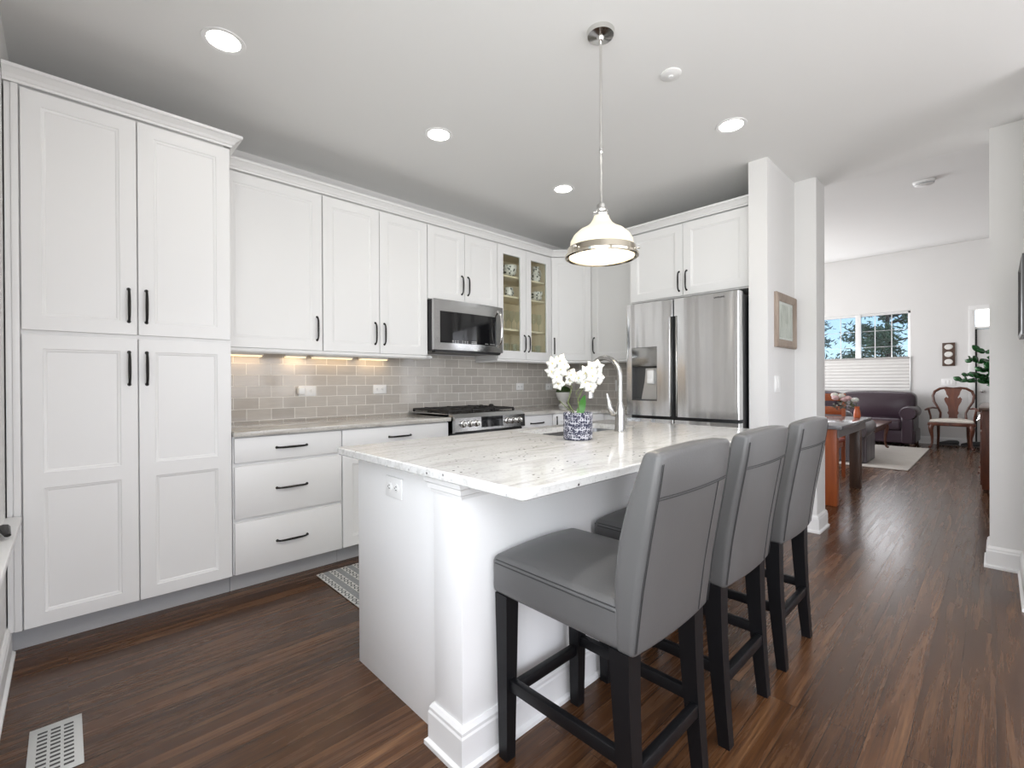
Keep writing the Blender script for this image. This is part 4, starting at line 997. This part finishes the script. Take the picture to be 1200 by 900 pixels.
for y0,y1 in ((1.16,2.14),(2.15,3.14)):
    b=B(); pil(b,10.66,11.28,y0,y1,.29,.50,.05,.02); part('seat_cushion',b,SOFA,t,Mt)
    b=B(); pil(b,11.12,11.46,y0-.15 if y0<2 else y0,y1,.42,.955,.10,.05); part('back_cushion',b,SOFA,t,Mt)
for y0 in (.98,3.12):
    b=B(); b.rbox(10.68,11.46,y0+.02,y0+.20,.06,.58,.03,4); b.tube([(10.665,y0+.10,.595),(10.70,y0+.10,.595),(11.1,y0+.10,.60),(11.45,y0+.10,.61)],[.105,.125,.125,.12],20)
    part('arm',b,SOFA,t,Mt)
    b=B(); b.tube([(10.67+.0,y0+.10+.10*math.cos(a),.595+.10*math.sin(a)) for a in [2*PI*i/24 for i in range(25)]],.010,6); part('arm_piping',b,SOFA,t,Mt)
for x,y in ((10.74,1.03),(11.42,1.03),(10.74,3.22),(11.42,3.22)):
    b=B(); b.box(x-.03,x+.03,y-.03,y+.03,0,.07,.004); part('foot',b,TABLEW,t,Mt)
# nearer loveseat end (dark grey leather, skirted)
loc=(8.3,1.7,0); t=thing('leather_armchair','dark grey leather armchair with pleated side panel behind the dining table','armchair',loc); Mt=Rz(loc)
b=B(); b.rbox(8.02,8.66,1.27,2.15,.03,.42,.03,4)
part('frame',b,SOFA2,t,Mt)
b=B()
for k in range(7): b.rbox(8.03+k*.088,8.03+k*.088+.086,1.245,1.285,.03,.42,.014,2)
part('side_panel',b,SOFA2,t,Mt)
for y in (1.33,2.05):
    b=B(); b.tube([(7.96,y,.47),(8.0,y,.475),(8.35,y,.49),(8.64,y,.51)],[.09,.112,.115,.105],18); b.rbox(8.0,8.64,y-.07,y+.07,.36,.5,.03,3); part('arm',b,SOFA2,t,Mt)
b=B(); pil(b,8.02,8.62,1.45,1.95,.40,.54,.05,.02); part('seat_cushion',b,SOFA2,t,Mt)
b=B(); pil(b,8.02,8.22,1.42,1.98,.50,.74,.08,.02); part('back_cushion',b,SOFA2,t,Mt)
# coffee table with cabriole legs
loc=(9.45,1.65,0); t=thing('coffee_table','brown wooden coffee table with curved legs on the cream rug','table',loc); Mt=Rz(loc)
b=B(); b.box(8.70,10.2,1.24,2.05,.455,.49,.008); part('tabletop',b,MAHOG,t,Mt)
b=B(); b.box(8.78,10.12,1.29,2.0,.37,.455,.006); part('apron',b,MAHOG,t,Mt)
def cab_leg(cx,cy,dx,dy,h,z0=0):
    b=B(); pts=[];rr=[]
    for s,o,r in ((.06,.058,.020),(.07,.045,.022),(.08,.028,.016),(.25,.008,.016),(.5,.008,.020),(.75,.028,.030),(.9,.03,.036),(1,.012,.036)):
        pts.append((cx+dx*o,cy+dy*o,z0+h*s)); rr.append(r)
    b.tube(pts,rr,12); return b
for x,y,dx,dy in ((8.80,1.32,-.7,-.7),(10.08,1.32,.7,-.7),(8.80,1.97,-.7,.7),(10.08,1.97,.7,.7)):
    part('leg',cab_leg(x,y,dx,dy,.42,.021),MAHOG,t,Mt)
# queen anne armchair
loc=(11.05,.53,0); t=thing('splat_back_armchair','dark carved armchair with cream seat against the far wall','armchair',loc,-PI/2)
# local: x left->right as seen (world -y), y away (+x world)
for sx in (-1,1):
    part('leg',cab_leg(sx*.235,-.22,sx*.7,-.7,.41),MAHOG,t)
    b=B(); b.tube([(sx*.20,.28,0),(sx*.19,.24,.2),(sx*.19,.23,.42)],[.018,.02,.024],10); part('leg',b,MAHOG,t)
    b=B(); b.tube([(sx*.19,.23,.42),(sx*.165,.235,.52),(sx*.16,.24,.60),(sx*.20,.25,.70),(sx*.25,.26,.80),(sx*.265,.275,.90),(sx*.24,.285,.98),(sx*.17,.29,1.03),(sx*.09,.29,1.045),(0,.29,1.03)],[.022,.018,.016,.016,.018,.019,.022,.022,.018,.02],10); part('back_stile',b,MAHOG,t)
    b=B(); b.tube([(sx*.215,.245,.68),(sx*.27,.18,.69),(sx*.30,.05,.68),(sx*.31,-.06,.675),(sx*.34,-.11,.66)],[.014,.016,.018,.022,.012],10,1.2); b.tube([(sx*.27,-.02,.43),(sx*.275,-.03,.55),(sx*.30,-.05,.67)],[.018,.014,.016],10); part('arm',b,MAHOG,t)
b=B(); sp=[(.045,.47),(.06,.50),(.055,.56),(.075,.60),(.06,.64),(.07,.72),(.105,.80),(.115,.85),(.09,.885),(.065,.86),(.06,.88),(.085,.93),(.095,.98),(.12,1.03)]
b.prism(sp+[(-x,z) for x,z in sp[::-1]],.262,.278,'y'); part('splat',b,wood('splat_wood',(.09,.026,.014),(.17,.055,.028),(20,20,3),.3),t)
b=B(); b.prism([(-.30,-.26),(.30,-.26),(.23,.25),(-.23,.25)],.40,.455,bev=.008); part('seat_frame',b,MAHOG,t)
b=B(); b.rbox(-.28,.28,-.25,.23,.455,.50,.02,5,lambda p:((p[0]*(1-.2*(p[1]+.25)/.48)),p[1],p[2]+.012*(1-(p[0]/.28)**2 if p[2]>.47 else 0))); part('seat_cushion',b,SEATC,t)
# shoes under the chair
def shoe(x,y,rz,label):
    t=thing('shoe',label,'shoe',(x,y,0),rz)
    def fn(p): 
        x,y,z=p; s=(y+.14)/.28; return (x*(.75+.35*math.sin(PI*min(1,s*.9+.1))),y,z*(1.0 if s<.45 else 1-.5*(s-.45)/.55))
    b=B(); b.rbox(-.045,.045,-.14,.14,.018,.10,.03,4,fn); part('upper',b,vmat('shoe_dark',(.05,.05,.052),.6,amt=.2,scale=40),t)
    b=B(); b.rbox(-.05,.05,-.145,.145,.001,.022,.01,4,lambda p:(p[0]*(.8+.3*math.sin(PI*min(1,(p[1]+.145)/.29*.9+.1))),p[1],p[2])); part('sole',b,vmat('shoe_sole',(.14,.13,.13),.7),t)
solid=[(11.50,.60,.1,'grey shoe on the left below the carved armchair'),(11.50,.30,-.08,'grey shoe right of its pair below the carved armchair')]
for a in solid: shoe(*a)
# oval triple plaque and switch plate
t=thing('wall_plaque','brown wooden plaque with three white ovals on the far wall','plaque',(XE-.001,.60,1.65),-PI/2)
b=B(); b.box(-.085,.085,-.025,0,-.21,.21,.004); part('board',b,wood('plaque_wood',(.06,.035,.025),(.12,.07,.05),(20,20,3)),t)
for z in (-.135,0,.135):
    b=B(); b.lathe([(.0,-.034),(.03,-.036),(.045,-.033),(.05,-.025)],(0,0,0),28,axis='y',cap=False); 
    for v in b.bm.verts: v.co.x*=1.15; v.co.z=v.co.z*1.02+z
    part('oval_inset',b,PORC,t)
plate('wall_switch','wide white switch plate below the three-oval plaque','switch',(XE-.001,.605,1.145),'x-',.19,.125,3)
# sideboard, cloth, plant
loc=(7.6,-.14,0); t=thing('sideboard','dark mahogany sideboard behind the right wall edge','sideboard',loc); Mt=Rz(loc)
b=B(); b.box(6.87,8.3,-.42,.105,.04,.86,.004); part('body',b,MAHOG,t,Mt)
b=B(); b.box(6.84,8.33,-.44,.13,.86,.892,.006); part('top',b,TABLEW,t,Mt)
for k in range(3):
    b=B(); b.box(6.9+k*.46,7.34+k*.46,.105,.118,.66,.84,.004); d=part('drawer',b,MAHOG,t,Mt)
    b=B(); b.tube([(7.06+k*.46,.118,.77),(7.07+k*.46,.145,.745),(7.17+k*.46,.145,.745),(7.18+k*.46,.118,.77)],.006,8); part('drawer_pull',b,CHROME,d,Mt)
    b=B(); b.box(6.9+k*.46,7.34+k*.46,.105,.118,.08,.64,.004); d=part('door',b,MAHOG,t,Mt)
    b=B(); b.lathe([(.008,0),(.016,.02),(0,.03)],(6.95+k*.46,.118,.2),12,axis='y'); part('knob',b,CHROME,d,Mt)
b=B(); b.box(6.80,6.82,0,0,0,0) if False else None
b.box(6.832,7.6,-.40,.02,.8925,.896); b.box(6.828,6.834,-.40,.02,.60,.896); solo('table_runner',b,vmat('lace_cloth',(.62,.64,.68),.9,amt=.1,scale=30),'white cloth runner hanging over the near end of the sideboard','cloth',loc=(7.2,-.2,.893))
loc=(7.02,-.12,.8965); t=thing('potted_plant','glossy green leafy plant in a white pot on the sideboard','plant',loc)
b=B(); b.lathe([(0,0),(.075,0),(.10,.15),(.105,.17),(.095,.17),(.09,.14)],(0,0,0),24,cap=False); part('pot',b,PORC,t)
b=B(); b.lathe([(0,.15),(.092,.145)],(0,0,0),20,cap=False); part('soil',b,SOIL,t)
ends=[(-.1,.30,.44),(.05,.33,.30),(-.12,.38,.24),(.1,.24,.55),(-.08,.22,.34),(0,.20,.22),(-.2,.1,.4),(-.15,.25,.28),(.05,.18,.42),(.2,-.15,.5),(-.1,-.2,.45)]
DG=vmat('dark_leaf',(.025,.12,.035),.25,amt=.3,scale=20)
for e in ends:
    e=Vector(e); P=[Vector((0,0,.14)),Vector((e.x*.3,e.y*.3,.14+(e.z-.1)*.6)),Vector((e.x*.7,e.y*.7,.14+(e.z-.1)*.95)),Vector((e.x,e.y,e.z+.04))]
    b=B(); b.tube(P,[.006,.005,.004,.002],6)
    def at(s):
        k=min(2,int(s*3)); f_=s*3-k; return P[k].lerp(P[k+1],f_)
    o=part('stem',b,DG,t)
    b=B()
    for j in range(5):
        s=.35+.65*j/4; c=at(s); dr=(P[3]-P[1]).normalized()
        for q in (-1,1):
            side=dr.cross(Vector((0,0,1))).normalized()*q; tip=c+side*.055+dr*.055+Vector((0,0,rnd.uniform(-.02,.035))); nrm=Vector((-.75+rnd.uniform(-.4,.4),rnd.uniform(-.5,.5),.5+rnd.uniform(-.3,.3))).normalized()
            leafblade(b,c,c+(tip-c)*rnd.uniform(.85,1.2),.028,.006,nrm)
    part('leaves',b,DG,o,norm=False)
# ------------------------------------------------------------------ outside: tree
def tree(label,x,y,h,r,seed,zc,group=None,colr=(.07,.13,.06),n=5200):
    rk=random.Random(seed); t=thing('tree',label,'tree',(x,y,-.57),group=group)
    b=B(); b.tube([(0,0,0),(.05,0,zc*.6),(0,.1,zc),(0,0,zc+r*1.1)],[.12,.09,.06,.02],8)
    tips=[]
    for k in range(38):
        a=rk.uniform(0,2*PI); z=zc-r*.9+rk.uniform(0,1)*r*2.1; rr=r*math.sqrt(max(.05,1-((z-zc)/(r*1.25))**2))*rk.uniform(.6,1)
        e=Vector((rr*math.cos(a),rr*math.sin(a),z+rk.uniform(-.2,.3))); s=Vector((0,0,z-.25)); b.tube([s,s.lerp(e,.5)+Vector((0,0,.08)),e],[.03,.02,.006],5); tips.append((s,e))
    part('trunk',b,vmat('bark',(.10,.075,.06),.9,amt=.3,scale=20),t)
    b=B()
    for k in range(n):
        s,e=rk.choice(tips); f_=rk.uniform(.35,1.05); c=s.lerp(e,f_)+Vector((rk.gauss(0,.13),rk.gauss(0,.13),rk.gauss(0,.10)-.03))
        d=Vector((rk.uniform(-1,1),rk.uniform(-1,1),rk.uniform(-1,.5))).normalized()*rk.uniform(.06,.12); q=d.cross(Vector((rk.uniform(-1,1),rk.uniform(-1,1),rk.uniform(-1,1)))).normalized()*.022
        b.quad(c-d,c+q,c+d,c-q)
    part('foliage',b,vmat('tree_foliage',colr,.6,amt=.5,scale=3),t,norm=False)
tree('large green tree outside the living room window',17.6,2.15,5,1.7,4,3.2,colr=(.13,.20,.12),n=11000)
tree('smaller thin-leaved tree left of the large one outside the window',19.5,4.7,4,1.4,11,2.1,colr=(.15,.19,.13),n=3500)
b=B(); b.box(XE+.3,40,-15,25,-.7,-.6); solo('lawn',b,vmat('grass_green',(.10,.16,.05),.9,amt=.3,scale=3),'green lawn outside the living room window','lawn',kind='stuff')
